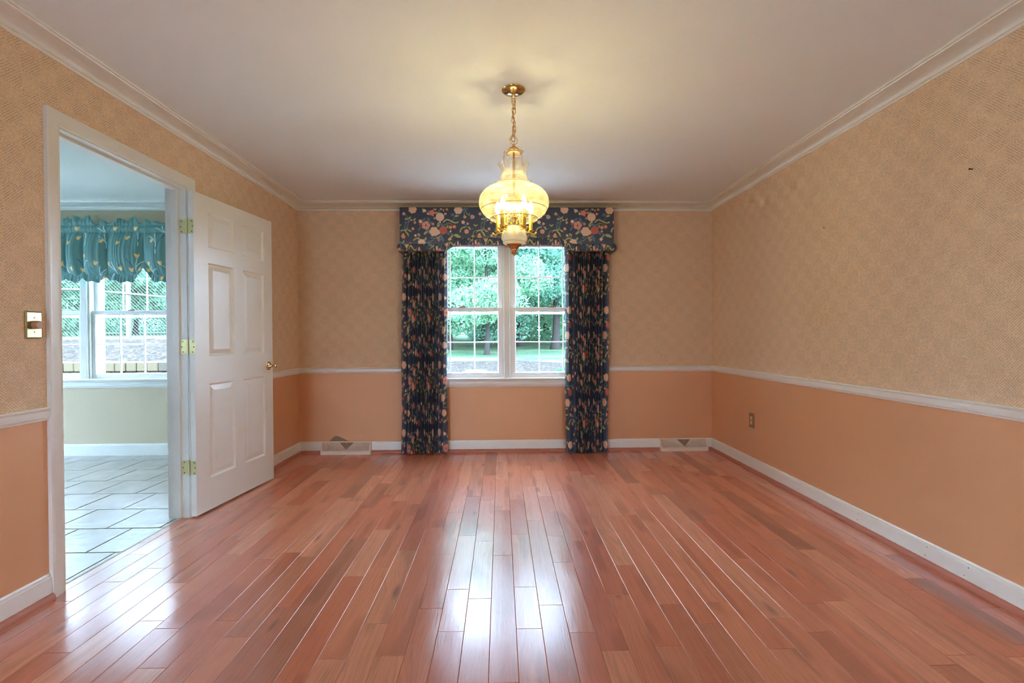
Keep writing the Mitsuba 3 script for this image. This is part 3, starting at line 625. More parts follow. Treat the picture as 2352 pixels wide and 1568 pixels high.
for a, kw in [((450, 130, 115, CREAM, PINK), dict(n=7)), ((760, 165, 55, CREAM), dict(n=3, dep=.35)), ((965, 225, 92, SALM, RED), dict(n=5, dep=.45)), ((1180, 335, 118, CREAM, PINK), dict(n=12, dep=.1)), ((805, 560, 122, PINK, RED), dict(n=5, core=(.12, .09, .05))), ((1020, 725, 132, CREAM, PINK), dict(n=6)), ((1125, 745, 66, CREAM, YG2), dict(n=4)),
    ((1265, 690, 106, RED, SALM), dict(n=7, dep=.06)), ((1670, 145, 118, CREAM, PINK), dict(n=6)), ((1460, 612, 56, ORNG), dict(n=6, dep=.5)), ((1562, 596, 56, ORNG), dict(n=6, dep=.5)), ((205, 865, 58, ORNG), dict(n=6, dep=.5)), ((2225, 845, 58, ORNG), dict(n=6, dep=.5)), ((1800, 475, 52, CREAM, PINK), dict(n=5, dep=.45)), ((1922, 515, 38, PINK), dict(n=3, dep=.4)),
    ((455, 650, 44, PINK), dict(n=5, dep=.3)), ((660, 455, 54, CREAM, PINK), dict(n=5, dep=.4)), ((215, 248, 48, PINK), dict(n=4, dep=.5)), ((990, 522, 46, LILAC), dict(n=5, dep=.3)), ((1890, 722, 64, PINK, LILAC), dict(n=9, dep=.15)), ((2050, 332, 62, LILAC, CREAM), dict(n=3, dep=.25)), ((1845, 332, 48, ORNG, YG2), dict(n=3, dep=.35)), ((685, 1025, 108, CREAM, PINK), dict(n=7)),
    ((1145, 945, 48, RED, CREAM), dict(n=4, dep=.3)), ((385, 1045, 48, RED), dict(n=5, dep=.3)), ((1440, 930, 50, CREAM), dict(n=4, dep=.4)), ((510, 485, 40, PINK), dict(n=4, dep=.4)), ((1325, 250, 40, PINK), dict(n=3, dep=.4)), ((1365, 130, 38, ORNG), dict(n=4, dep=.4)), ((860, 245, 34, CREAM), dict(n=5, dep=.3)), ((520, 830, 36, CREAM), dict(n=4, dep=.4)), ((600, 800, 34, PINK), dict(n=3, dep=.4)),
    ((650, 540, 34, RED), dict(n=3, dep=.3)), ((1185, 470, 26, CREAM), dict(n=1, dep=0)), ((410, 412, 20, CREAM), dict(n=1, dep=0)), ((1460, 715, 26, CREAM), dict(n=1, dep=0)), ((200, 790, 22, CREAM), dict(n=1, dep=0)), ((935, 490, 24, TEAL2), dict(n=1, dep=0)), ((1040, 370, 34, LILAC), dict(n=4, dep=.4)), ((1210, 125, 24, CREAM), dict(n=1, dep=0)),
    ((320, 1320, 108, PINK, RED), dict(n=6)), ((520, 1400, 62, ORNG), dict(n=6, dep=.45)), ((740, 1440, 100, CREAM, PINK), dict(n=9, dep=.12)), ((930, 1230, 60, CREAM, PINK), dict(n=5, dep=.4)), ((1150, 1240, 98, SALM, RED), dict(n=5, dep=.2)), ((1320, 1640, 100, CREAM, PINK), dict(n=6)), ((1500, 1380, 54, PINK), dict(n=5, dep=.4)), ((1760, 1300, 112, CREAM, PINK), dict(n=7)),
    ((1820, 1700, 96, RED, SALM), dict(n=7, dep=.06)), ((140, 1600, 60, CREAM), dict(n=5, dep=.4)), ((420, 1560, 56, LILAC), dict(n=4, dep=.3)), ((640, 1640, 58, ORNG), dict(n=6, dep=.5)), ((900, 1600, 70, PINK), dict(n=5, dep=.3)), ((1100, 1640, 46, CREAM), dict(n=4, dep=.4)), ((1580, 1700, 58, PINK), dict(n=5, dep=.35)), ((1980, 1260, 44, ORNG), dict(n=6, dep=.5)), ((60, 1180, 52, CREAM, PINK), dict(n=5, dep=.4))]:
    pr.flower(*a, **kw)

# ---------------------------------------------------------------- curtains
def curtain(x0t, x1t, x0b, x1b, zt, zb, y0, widths, u0, v0, seed, flip=False):
    r = np.random.default_rng(seed); wid = np.array(widths, float); wid = wid/wid.sum(); amp = np.clip(.022 + wid*.62, .030, .052)
    edges = np.r_[0, np.cumsum(wid)]; s = []; dpt = []
    per = 22
    for i, w in enumerate(wid):
        t = np.linspace(0, 1, per, endpoint=False)
        s += list(edges[i] + w*(t - .10*np.sin(4*PI*t)/1.6)); dpt += list(-amp[i]*(.5 - .5*np.cos(2*PI*t))**.7)
    s, dpt = np.array(s + [1.0]), np.array(dpt + [0.0])
    rowsz = np.linspace(zt, zb, 440)
    f = (zt - rowsz)/(zt - zb)
    X0, X1 = x0t + (x0b - x0t)*f, x1t + (x1b - x1t)*f
    ph = r.uniform(0, 6, 3)
    sw = .004*np.sin(3*f[:, None]*PI + ph[0] + 5*s) + .003*np.sin(7*f[:, None] + ph[1] + 11*s)
    X = X0[:, None] + (X1 - X0)[:, None]*s + sw*(f[:, None])
    Y = y0 + dpt[None]*(1 - .12*f[:, None] + .1*np.sin(4*f[:, None] + 9*s)) + .006*np.sin(5*s + ph[2])[None]
    Pm = np.stack([X, Y, np.repeat(rowsz[:, None], len(s), 1)], -1)
    mid = Pm[220]; arc = np.r_[0, np.cumsum(np.hypot(np.diff(mid[:, 0]), np.diff(mid[:, 1])))]
    # densify across so that the print stays crisp
    na = int(arc[-1]/.0032); ai = np.linspace(0, arc[-1], na)
    Q = np.stack([np.stack([np.interp(ai, arc, Pm[i, :, c]) for c in range(3)], -1) for i in range(len(rowsz))])
    uv = np.stack([np.tile(u0 + ai, (len(rowsz), 1)), np.repeat((v0 + (zt - rowsz))[:, None], na, 1)], -1).reshape(-1, 2)
    return grid_mesh(Q), pr.colours(uv)
for nm, args, lab in (('curtain', (-.940, -.500, -.965, -.522, 2.19, .014, 4.640, [7, 5, 3.6, 2.4, 2.8, 2.0, 2.6, 1.8, 2.3, 1.8, 2.6, 1.9, 2.4, 2.0, 2.8, 4.2, 7.5], .10, .02, 3), 'dark floral curtain panel hanging to the floor left of the window'),
                      ('curtain', (.615, 1.062, .628, 1.040, 2.19, .008, 4.640, [7.5, 5.5, 2.4, 1.9, 2.4, 2.8, 1.8, 2.0, 2.4, 1.8, 2.2, 1.9, 2.6, 2.9, 4.2, 7], .55, .30, 5), 'dark floral curtain panel hanging to the floor right of the window')):
    k = thing(nm, lab, 'curtain', 'floral curtains beside the window')
    m, c = curtain(*args); put(k, m, 'chintz', True, color=c)

# ---------------------------------------------------------------- upholstered cornice over the window
k = thing('valance', 'dark floral upholstered cornice box with gathered welt over the window', 'valance')
VY, VX0, VX1, VT = 4.579, -.951, 1.084, 2.360
xs = np.linspace(VX0, VX1, 640)
def arch(x):   # lower edge of the flat field
    s1 = np.clip((x + .548)/.14, 0, 1); s2 = np.clip((.700 - x)/.14, 0, 1)
    s = np.minimum(s1*s1*(3-2*s1), s2*s2*(3-2*s2)); return 2.011 + .056*s
zz = np.linspace(0, 1, 112)
zb_ = arch(xs)
Z = VT - (VT - zb_)[None]*zz[:, None]
Y = VY - .010*np.sin(PI*np.clip(zz, 0, 1))[:, None]**.5*np.ones_like(xs)
P_ = np.stack([np.tile(xs, (len(zz), 1)), Y, Z], -1)
c = pr.colours(np.stack([P_[..., 0] - VX0 + 100/2834, VT - P_[..., 2] + 70/2834], -1).reshape(-1, 2))
front = grid_mesh(P_)
def side_panel(x):
    ys = np.linspace(VY, YB-.002, 48); z2 = np.linspace(VT, 2.011, 110)
    Q = np.stack([np.full((110, 48), x), np.tile(ys, (110, 1)), np.repeat(z2[:, None], 48, 1)], -1)
    return grid_mesh(Q), np.stack([Q[..., 1] + x, VT - Q[..., 2] + .3], -1).reshape(-1, 2)
put(k, front, 'chintz', True, color=c)
for x in (VX0, VX1):
    m, uv = side_panel(x); part(k, 'return_panel', m, 'chintz', True, color=pr.colours(uv))
part(k, 'top_board', box(VX0+.004, VX1-.004, VY+.004, YB-.001, VT-.016, VT-.003), 'knob_wood')
# gathered welt: sweep round left return, front, right return
path = [(VX0-.004, YB-.004 - (YB-.004-VY)*t, 2.011, -1, 0) for t in np.linspace(0, 1, 40)]
a_ = len(path)
for x in np.linspace(VX0, VX1, 900): path.append((x, VY, float(arch(np.array(x))), 0, -1))
path += [(VX1+.004, VY + (YB-.004-VY)*t, 2.011, 1, 0) for t in np.linspace(0, 1, 40)]
path = np.array(path)
arc = np.r_[0, np.cumsum(np.linalg.norm(np.diff(path[:, :3], axis=0), axis=1))]
nor = path[:, 3:5].copy()
for _ in range(10): nor[1:-1] = (nor[:-2] + nor[1:-1]*2 + nor[2:])/4
nor /= np.linalg.norm(nor, axis=1, keepdims=True)
na, nb = 980, 26
ai = np.linspace(0, arc[-1], na); C3 = np.stack([np.interp(ai, arc, path[:, i]) for i in range(3)], -1); N2 = np.stack([np.interp(ai, arc, nor[:, i]) for i in range(2)], -1)
th = np.linspace(0, PI, nb); HW = .068
gath = meshkit.fbm(np.stack([ai*95, ai*0, ai*0], -1), 3, 5)
P_ = np.empty((nb, na, 3)); 
for i, t in enumerate(th):
    wob = meshkit.fbm(np.stack([ai*70, np.full(na, t*1.2), ai*0], -1), 2, 9)
    out = .023*math.sin(t)**.8 + (.011*(gath - .5) + .008*(wob - .5))*math.sin(t)**.5
    P_[i, :, :2] = C3[:, :2] + N2*out[:, None]
    P_[i, :, 2] = C3[:, 2] - HW*(1 - math.cos(t))/2 + .001
u_ = np.cumsum(1.0 + 2.2*np.abs(np.gradient(gath))*30)*(ai[1]-ai[0])
uv = np.stack([np.tile(ai*1.9, (nb, 1)), np.repeat((th/PI*HW + .12)[:, None], na, 1)], -1).reshape(-1, 2)
part(k, 'gathered_welt', grid_mesh(P_), 'chintz', True, color=pr.colours(uv), label='gathered floral welt along the lower edge')
for dz in (0.001, -HW):
    part(k, 'piping', tube(np.column_stack([C3[::4, :2] + N2[::4]*.006, C3[::4, 2] + dz]), .0030, 6), 'piping_cloth', True)
part(k, 'inner_board', prism([(x, float(arch(np.array(x))) - HW + .006) for x in np.linspace(VX0+.01, VX1-.01, 60)] + [(VX1-.01, VT-.02), (VX0+.01, VT-.02)], (0, VY+.004, 0), (0, 1, 0), (1, 0, 0), (0, 0, 1), .010), 'dark_gap')

# ---------------------------------------------------------------- kitchen valance
k = thing('valance', 'teal gathered valance with yellow tulips over the kitchen window', 'valance')
TGRD = lin(102, 146, 143)
kp = Print(TGRD, 560, 640, 1/1000.)
LT, DK, TUL, TUL2 = lin(190, 222, 222), lin(58, 104, 120), lin(238, 186, 112), lin(252, 220, 160)
for bx_, by_, s_ in ((90, 560, 1), (350, 330, -1), (250, 640, 1), (470, 600, -1), (130, 250, -1)):
    kp.stem([(bx_, by_), (bx_ + 6*s_, by_-90), (bx_ + 34*s_, by_-190)], 9, LT)
    kp.stem([(bx_+2, by_-40), (bx_ - 26*s_, by_-130), (bx_ - 60*s_, by_-180)], 7, DK)
    kp.stem([(bx_+2, by_-70), (bx_ + 30*s_, by_-130), (bx_ + 90*s_, by_-165)], 7, LT)
for cx, cy in ((124, 350), (30, 180), (215, 90), (300, 210), (410, 90), (384, 420), (500, 230), (250, 420), (60, 480), (520, 470), (180, 560)):
    q_ = (cx*7 % 50) - 25
    kp.leaf(cx-9, cy-2, 42, 19, 118+q_, TUL, TUL2); kp.leaf(cx+9, cy-2, 42, 19, 62+q_, TUL, TUL2); kp.leaf(cx, cy+2, 38, 20, 90+q_, TUL2, TUL)
nx = 560; xs = np.linspace(-4.93, -3.07, nx); YV = 4.655
gn = meshkit.fbm(np.stack([xs*42, xs*0, xs*0], -1), 3, 11); gw = meshkit.fbm(np.stack([xs*9, xs*0, xs*0], -1), 2, 4)
gb = np.array([-4.86, -4.62, -4.30, -4.10, -3.939, -3.719, -3.380, -3.10])          # gathers
bt = []
for x in xs:
    i = np.clip(np.searchsorted(gb, x) - 1, 0, len(gb)-2); t = np.clip((x - gb[i])/(gb[i+1]-gb[i]), 0, 1); bt.append(math.sin(PI*t)**.6)
bt = np.array(bt)
zbot = 1.705 - .040*bt + .10*np.exp(-((xs + 3.375)/.055)**2) + .10*np.exp(-((xs + 4.63)/.055)**2) + .008*np.sin(xs*60)
def strip(z0, z1, n, dep, tag, vlo, hi=None):
    Zs = np.stack([z0 + (z1 - z0)*t for t in np.linspace(0, 1, n)])
    Ys = np.stack([YV - dep(t) for t in np.linspace(0, 1, n)])
    Q = np.stack([np.tile(xs, (n, 1)), Ys, Zs], -1)
    arcx = np.r_[0, np.cumsum(np.hypot(np.diff(xs), np.diff(Q[n//2, :, 1])))]
    uv = np.stack([np.tile(arcx, (n, 1)), vlo + (2.26 - Q[..., 2])], -1).reshape(-1, 2)
    return grid_mesh(Q), kp.colours(uv)
top = 2.190 + .125*meshkit.fbm(np.stack([xs*17, xs*0, xs*0], -1), 3, 2)
m, c = strip(np.full(nx, 2.200), top, 12, lambda t: .012 + .034*(gn - .5)*(.4 + t) + .02*math.sin(PI*t)*gw, 'h', 0)
part(k, 'header_ruffle', m, 'cotton', True, color=c)
m, c = strip(np.full(nx, 2.204), np.full(nx, 2.130), 16, lambda t: .010 + .016*math.sin(PI*t) + .014*(gn - .5), 'p', 0)
part(k, 'rod_pocket', m, 'cotton', True, color=c)
zh = zbot + .062
m, c = strip(np.full(nx, 2.134), zh, 90, lambda t: .010 + (.028*(gn-.5)*(1-.6*t)) + .060*bt*math.sin(PI*min(1, t*1.02))**.7 + .020*(gw-.5)*t, 'b', 0)
put(k, m, 'cotton', True, color=c)
m, c = strip(zh + .004, zbot, 20, lambda t: .012 + .030*(gn - .5)*(.3 + t) + .014*t, 'r', 0)
part(k, 'hem_ruffle', m, 'cotton', True, color=c)

# ---------------------------------------------------------------- chandelier
CX, CY = .0735, 2.558
k = thing('chandelier', 'brass chandelier with mottled glass dome shade hanging from the ceiling', 'chandelier')
def L(prof, n=48): return lathe(prof, n, (CX, CY, 0))
part(k, 'canopy', L([(0, 2.4390), (.0615, 2.4390), (.0630, 2.437), (.0618, 2.434), (.054, 2.427), (.040, 2.420), (.024, 2.4155), (.011, 2.413), (.011, 2.404), (.007, 2.401), (0, 2.401)][::-1]), 'brass', 35)
def link(c, ang, L_, W__, r):
    t = np.linspace(0, 2*PI, 18, endpoint=False); h = L_/2 - W__/2
    q = np.stack([W__/2*np.cos(t), 0*t, W__/2*np.sin(t) + np.where(np.sin(t) >= 0, h, -h)], -1)
    R = np.array([[math.cos(ang), -math.sin(ang), 0], [math.sin(ang), math.cos(ang), 0], [0, 0, 1]])
    return tube(q@R.T + c, r, 6, True)
z = 2.378
for i in range(9):
    part(k, 'chain_link', link(np.array([CX + .003*math.sin(i*1.3), CY, z]), .35 + (i % 2)*PI/2 + .3*math.sin(i*2), .036, .0185, .0021), 'antique_brass', True); z -= .0242
part(k, 'canopy_loop', link(np.array([CX, CY, 2.393]), .2, .026, .018, .0026), 'brass', True)
# lamp cord woven through the chain
part(k, 'cord', tube(spline([(CX, CY, 2.40), (CX+.006, CY-.004, 2.35), (CX-.005, CY+.003, 2.30), (CX+.010, CY-.003, 2.26), (CX-.002, CY, 2.22), (CX+.001, CY, 2.195), (CX-.022, CY-.004, 2.186), (CX-.006, CY, 2.170), (CX, CY, 2.150)], 50), .0016, 6), 'antique_brass', True)
t = np.linspace(0, 2*PI, 28, endpoint=False)
part(k, 'ring', tube(np.stack([CX + .0205*np.cos(t), CY + .004*np.cos(t), 2.172 + .0205*np.sin(t)], -1), .0019, 8, True), 'brass', True)
part(k, 'cap', L([(0, 2.152), (.006, 2.152), (.007, 2.146), (.006, 2.142), (.012, 2.139), (.022, 2.133), (.027, 2.125), (.029, 2.117), (.027, 2.112), (.034, 2.109), (.039, 2.107), (.039, 2.103), (.031, 2.100), (0, 2.100)][::-1]), 'antique_brass', 35)
part(k, 'smoke_ring', tube(np.stack([CX + .050*np.cos(t), CY + .050*np.sin(t), 2.107 + 0*t], -1), .0028, 8, True), 'brass', True)
for i in range(3):
    a = .35 + 2*PI*i/3
    part(k, 'spoke', tube([(CX + .03*math.cos(a), CY + .03*math.sin(a), 2.107), (CX + .05*math.cos(a), CY + .05*math.sin(a), 2.108)], .002, 6), 'brass', True)
part(k, 'rod', tube([(CX, CY, 2.105), (CX, CY, 1.63)], .0048, 12), 'antique_brass', True)
for i in range(3):      # thin chains that carry the shade
    a = (PI*1.02, -.62, 1.4)[i]
    q = [link(np.array([CX + .050*math.cos(a) + (.012*j/17)*math.cos(a), CY + .050*math.sin(a) + .012*j/17*math.sin(a), 2.101 - j*.0075]), a + (j % 2)*PI/2, .0105, .0055, .0007) for j in range(18)]
    part(k, 'shade_chain', cat(q), 'antique_brass', True)
prof = [(.0815, 2.046), (.0770, 2.036), (.0700, 2.022), (.0655, 2.008), (.0640, 1.996), (.0655, 1.988), (.0700, 1.978), (.0715, 1.970), (.0690, 1.962), (.0650, 1.955), (.0650, 1.951), (.0800, 1.946), (.1040, 1.938), (.1080, 1.931), (.1300, 1.921), (.1550, 1.905), (.1740, 1.884), (.1835, 1.862), (.1860, 1.842), (.1830, 1.820),
        (.1740, 1.804), (.1700, 1.800), (.1690, 1.794), (.1560, 1.779), (.1400, 1.768), (.1280, 1.762), (.1260, 1.757)]
from scipy.interpolate import PchipInterpolator
pp = np.array(prof); dl = np.r_[0, np.cumsum(np.hypot(*np.diff(pp, axis=0).T))]
ps = PchipInterpolator(dl, pp)(np.linspace(0, dl[-1], 110))
sh = part(k, 'shade', L(ps, 96), 'frosted_glass', True, label='mottled amber glass dome shade with flared chimney')
for r_, z_ in ((.0665, 1.9535), (.1065, 1.9345), (.1755, 1.8045)):
    part(sh, 'gold_band', L([(r_, z_-.0014), (r_+.0012, z_-.0006), (r_+.0012, z_+.0006), (r_, z_+.0014)], 96), 'antique_brass', True, label='thin gold band')
part(k, 'rim', tube(np.stack([CX + .126*np.cos(np.linspace(0, 2*PI, 72, endpoint=False)), CY + .126*np.sin(np.linspace(0, 2*PI, 72, endpoint=False)), np.full(72, 1.756)], -1), .0022, 8, True), 'candle_brass', True)
part(k, 'hub', L([(0, 1.800), (.014, 1.800), (.018, 1.792), (.019, 1.780), (.014, 1.770), (.020, 1.762), (.014, 1.752), (.009, 1.744), (.009, 1.738), (.030, 1.736), (.037, 1.731), (.037, 1.722), (.030, 1.718), (0, 1.718)][::-1]), 'brass', 35)
part(k, 'font', L([(.034, 1.720), (.037, 1.712), (.046, 1.704), (.057, 1.692), (.065, 1.676), (.069, 1.660), (.067, 1.649), (.060, 1.641), (.058, 1.637), (.061, 1.632), (.058, 1.627), (.048, 1.622), (.040, 1.619)], 64), 'milk_glass', True, label='pale glass font below the shade')
part(k, 'finial', L([(0, 1.626), (.043, 1.626), (.044, 1.622), (.038, 1.617), (.030, 1.613), (.026, 1.607), (.020, 1.600), (.016, 1.598), (.0175, 1.594), (.0165, 1.590), (.011, 1.587), (.014, 1.583), (.015, 1.578), (.012, 1.573), (.007, 1.570), (.006, 1.567), (.0035, 1.563), (0, 1.562)][::-1], 40), 'antique_brass', 40)
RC = .0935
for i in range(5):
    a = math.radians(14 + 72*i); ca, sa = math.cos(a), math.sin(a)
    at = lambda r, z: (CX + r*ca, CY + r*sa, z)
    am = part(k, 'arm', cat(tube(spline([at(.012, 1.766), at(.030, 1.780), at(.046, 1.776), at(.054, 1.756), at(.056, 1.730), at(.058, 1.705), at(.066, 1.690), at(.078, 1.690), at(.0935, 1.688), at(.106, 1.682), at(.120, 1.688)], 44), .0042, 10), ball(at(.122, 1.689), .0062)), 'candle_brass', True)
    c_ = lambda pr_, n=24: lathe(pr_, n, (CX + RC*ca, CY + RC*sa, 0))
    part(k, 'candle', c_([(0, 1.698), (.011, 1.698), (.0125, 1.700), (.0115, 1.703), (.0108, 1.706), (.0108, 1.788), (.0095, 1.790), (0, 1.790)][::-1]), 'candle_brass', 35)
    part(k, 'drip_cup', c_([(0, 1.690), (.006, 1.690), (.012, 1.695), (.0165, 1.700), (.0165, 1.7015), (.011, 1.699), (0, 1.699)][::-1]), 'candle_brass', 35)
    part(k, 'bulb', c_([(0, 1.790), (.0065, 1.791), (.0075, 1.796), (.013, 1.806), (.0155, 1.816), (.0145, 1.828), (.010, 1.842), (.004, 1.856), (0, 1.862)][::-1], 14), 'bulb_glass', True, label='lit flame-shaped bulb', emitter={'type': 'area', 'radiance': rgb((BULB*1.0, BULB*.84, BULB*.40))})

# ---------------------------------------------------------------- small fittings
# dimmer switch on the left wall
k = thing('light_switch', 'brass dimmer switch plate with round knob beside the doorway', 'light switch')
sy, sz, sw_, shh = 2.0690, 1.1915, .074, .116
def yz_plate(x, sgn, y, z, w, h, t, bev):
    v = [(x, y+sy_*w/2, z+sz_*h/2) for sy_ in (-1, 1) for sz_ in (-1, 1)] + [(x + sgn*t*.4, y+sy_*w/2, z+sz_*h/2) for sy_ in (-1, 1) for sz_ in (-1, 1)] + [(x + sgn*t, y+sy_*(w/2-bev), z+sz_*(h/2-bev)) for sy_ in (-1, 1) for sz_ in (-1, 1)]
    return trimesh.convex.convex_hull(np.array(v))
part(k, 'plate', yz_plate(XL+e, 1, sy, sz, sw_, shh, .007, .006), 'switch_brass')
def turned_x(prof, x, sgn, y, z, n=32):
    m = lathe(prof, n); v = m.vertices; w = np.stack([x + sgn*v[:, 2], y + v[:, 0], z + v[:, 1]], 1); m = trimesh.Trimesh(w, m.faces, process=False)
    if m.volume < 0: m.invert()
    return m
part(k, 'knob', turned_x([(0, .007), (.0165, .007), (.0175, .009), (.0168, .028), (.0155, .031), (.012, .031), (.011, .0302), (0, .0302)], XL+e, 1, sy, sz), 'knob_wood', 35, label='round tan dimmer knob')
for s in (-1, 1): part(k, 'screw', turned_x([(0, .006), (.0036, .007), (.0028, .0085), (0, .009)], XL+e, 1, sy, sz + s*.030, 12), 'antique_brass', 35)
# outlet on the right wall
k = thing('outlet', 'brown duplex outlet plate with two ivory sockets on the right wall', 'electrical outlet')
oy, oz = 3.970, .421
part(k, 'plate', yz_plate(XR, -1, oy, oz, .078, .120, .005, .004), 'bronze_plate')
for s in (-1, 1):
    sk = part(k, 'socket', turned_x([(0, .0045), (.0168, .0045), (.0162, .0075), (0, .0078)], XR, -1, oy, oz + s*.0195, 24), 'ivory', 35, label='ivory socket')
    part(sk, 'slot', cat(box(XR-.0084, XR-.0074, oy-.0075, oy-.0055, oz+s*.0195-.002, oz+s*.0195+.006), box(XR-.0084, XR-.0074, oy+.0055, oy+.0075, oz+s*.0195-.002, oz+s*.0195+.006), box(XR-.0084, XR-.0074, oy-.002, oy+.002, oz+s*.0195-.009, oz+s*.0195-.005)), 'dark_metal')
part(k, 'screw', turned_x([(0, .004), (.003, .005), (.002, .0062), (0, .0064)], XR, -1, oy, oz, 10), 'antique_brass', 35)
# floor registers in the back baseboard
def register(x0, x1, label):
    k = thing('floor_register', label, 'floor register', 'cream registers in the back baseboard')
    yt, yb_, zt_, z0_ = YB-.016, YB-.066, .117, 0.0
    sl = np.array([yb_ - yt, .024 - zt_]); ln = float(np.linalg.norm(sl)); dv = np.array([0, sl[0]/ln, sl[1]/ln]); nv = np.array([0, sl[1]/ln, -sl[0]/ln])
    if nv[1] > 0: nv = -nv
    inset = .008
    def F(a, b, o): return np.array([x0 + a, yt, zt_]) + dv*b + nv*o         # a along, b down the slope, o out
    w = x1 - x0
    shell = prism([(yt-YB, zt_), (yb_-YB, .024), (yb_-YB-.002, .020), (yb_-YB-.002, 0), (-.002, 0), (-.002, zt_), ], (x0, YB, 0), (1, 0, 0), (0, 1, 0), (0, 0, 1), w)
    inner = prism([(yt-YB-.002, zt_-.006), (yb_-YB-.010, .030), (yb_-YB+.02, .020), (yt-YB+.01, zt_-.03)], (x0+.012, YB, 0), (1, 0, 0), (0, 1, 0), (0, 0, 1), w-.024)
    # face: thin frame laid on the slope, flat dark sheet painted for the shaded opening
    def bar(a0, b0, a1, b1, wd, o0=-.0, o1=.004):
        p, q = np.array([a0, b0]), np.array([a1, b1]); d = (q-p)/np.linalg.norm(q-p); n2 = np.array([-d[1], d[0]])*wd/2
        v = [F(*(r + s*n2), o) for r in (p, q) for s in (-1, 1) for o in (o0, o1)]
        return trimesh.convex.convex_hull(np.array(v))
    put(k, cat(shell, bar(0, .006, w, .006, .012), bar(0, ln-.006, w, ln-.006, .012), bar(.005, 0, .005, ln, .010), bar(w-.005, 0, w-.005, ln, .010)), 'register_paint')
    mid = w*.505; tl, tr = mid-w*.155, mid+w*.155
    part(k, 'dark_sheet', bar(.010, ln/2, w-.010, ln/2, ln-.022, 0, .0006), 'register_dark')
    dk = prism([(0, 0), (1, 0), (1, 1)], (0, 0, 0), (0, 0, 1), (1, 0, 0), (0, 1, 0), 1)
    tri = [F(a, b, o) for o in (.0006, .0014) for a, b in ((tl, .012), (tr, .012), (mid, ln-.016))]
    part(k, 'damper', trimesh.convex.convex_hull(np.array(tri)), 'stain', label='brown triangular damper plate')
    part(k, 'chevron', cat(bar(tl, .012, mid, ln-.014, .006, 0, .004), bar(tr, .012, mid, ln-.014, .006, 0, .004)), 'register_paint')
    fins = []
    for s in (-1, 1):
        n = 27
        for i in range(n):
            t0 = i/(n-1)
            # fins fan from the chevron outwards: lower end, upper end
            lo = mid + s*(.014 + (w/2 - .026)*t0); hi = mid + s*(w*.155 + .006 + (w/2 - w*.155 - .020)*t0)
            lo = min(max(lo, .013), w-.013); hi = min(max(hi, .013), w-.013)
            mx = (lo*.62 + hi*.38)
            fins += [bar(lo, ln-.012, mx, ln*.55, .0036, 0, .0032), bar(mx, ln*.55, hi, .012, .0036, 0, .0032)]
    part(k, 'fins', cat(fins), 'register_paint', kind='stuff')
    part(k, 'lever', cat(tube([F(mid, .030, .002), F(mid+.001, .018, .012)], .0022, 8), ball(F(mid+.001, .017, .014), .0042, 1)), 'register_paint', True)
register(VX[0][0], VX[0][1], 'cream floor register below the peaked patch left of the curtains')
register(VX[1][0], VX[1][1], 'cream floor register in the right corner of the back wall')
# nails left in the wallpaper
def nail(p, d, label, L_=.008, r=.0022):
    k = thing('nail', label, 'nail', 'nails left in the wallpaper')
    d = np.array(d, float); q = np.array(p)
    put(k, cat(tube([q, q + d*L_], r*.6, 8), ball(q + d*L_, r, 1)), 'dark_metal', True)
nail((XR-e, 2.093, 1.867), (-1, 0, 0), 'dark nail in the right wallpaper, nearest to the viewer', .014, .004)
nail((XR-e, 3.067, 1.826), (-1, 0, 0), 'dark nail in the middle of the right wallpaper', .008, .003)
nail((XR-e, 4.208, 1.826), (-1, 0, 0), 'dark nail in the right wallpaper near the corner', .008, .003)
nail((-1.400, YB-e, 1.767), (0, -1, 0), 'tiny nail in the back wallpaper left of the curtains', .006, .0022)
nail((1.597, YB-e, 1.753), (0, -1, 0), 'tiny nail in the back wallpaper right of the curtains', .006, .0022)

# ---------------------------------------------------------------- outdoors
def gz(x, y):
    """terrain height"""
    x, y = np.asarray(x, float), np.asarray(y, float)
    lawn_ = -0.38 + .045*np.clip(y-5, 0, 60)
    bank = np.where(y < 8.12, -0.05, 0.60 + np.clip(y-8.1, 0, 3.2)/3.2*.46 + np.clip(y-11.3, 0, 60)*.030)
    w = 1/(1 + np.exp((x + 4.0)*3.0))
    return lawn_*(1-w) + bank*w
def terrain(x0, x1, y0, y1, nx_, ny_, dz=0.0):
    X, Y = np.meshgrid(np.linspace(x0, x1, nx_), np.linspace(y0, y1, ny_))
    Z = gz(X, Y) + dz + .03*(meshkit.fbm(np.stack([X*.8, Y*.8, X*0], -1), 3, 1) - .5)
    return grid_mesh(np.stack([X, Y, Z], -1))
def lawn_fn(p, n, uv):
    m = mikit.fbm(p.x*.5, p.y*.9, 0.0, 4); f = mikit.noise(p.x*30, p.y*14)
    c = mikit.mix((0.060, 0.120, 0.070), (0.120, 0.185, 0.110), mikit.smoothstep(.3, .7, m))
    c = mikit.mix(c, (0.12, 0.115, 0.10), mikit.smoothstep(.56, .72, mikit.fbm(p.x*.35 + 9, p.y*.8, 2.0, 3))*.7)
    return c*(0.75 + 0.5*f)
def mulch_fn(p, n, uv):
    f = mikit.fbm(p.x*22, p.y*22, 0.0, 3); s = mikit.smoothstep(.70, .82, mikit.noise(p.x*26, p.y*20, 4.0))
    return mikit.mix(mikit.mix((0.024, 0.021, 0.018), (0.072, 0.064, 0.056), f), (0.125, 0.12, 0.11), s*.7)
scene['lawn_grass'] = two({'type': 'diffuse', 'reflectance': mikit.proc(lawn_fn)})
scene['mulch'] = two({'type': 'diffuse', 'reflectance': mikit.proc(mulch_fn)})
scene['bark'] = diffuse((0.05, 0.046, 0.043))
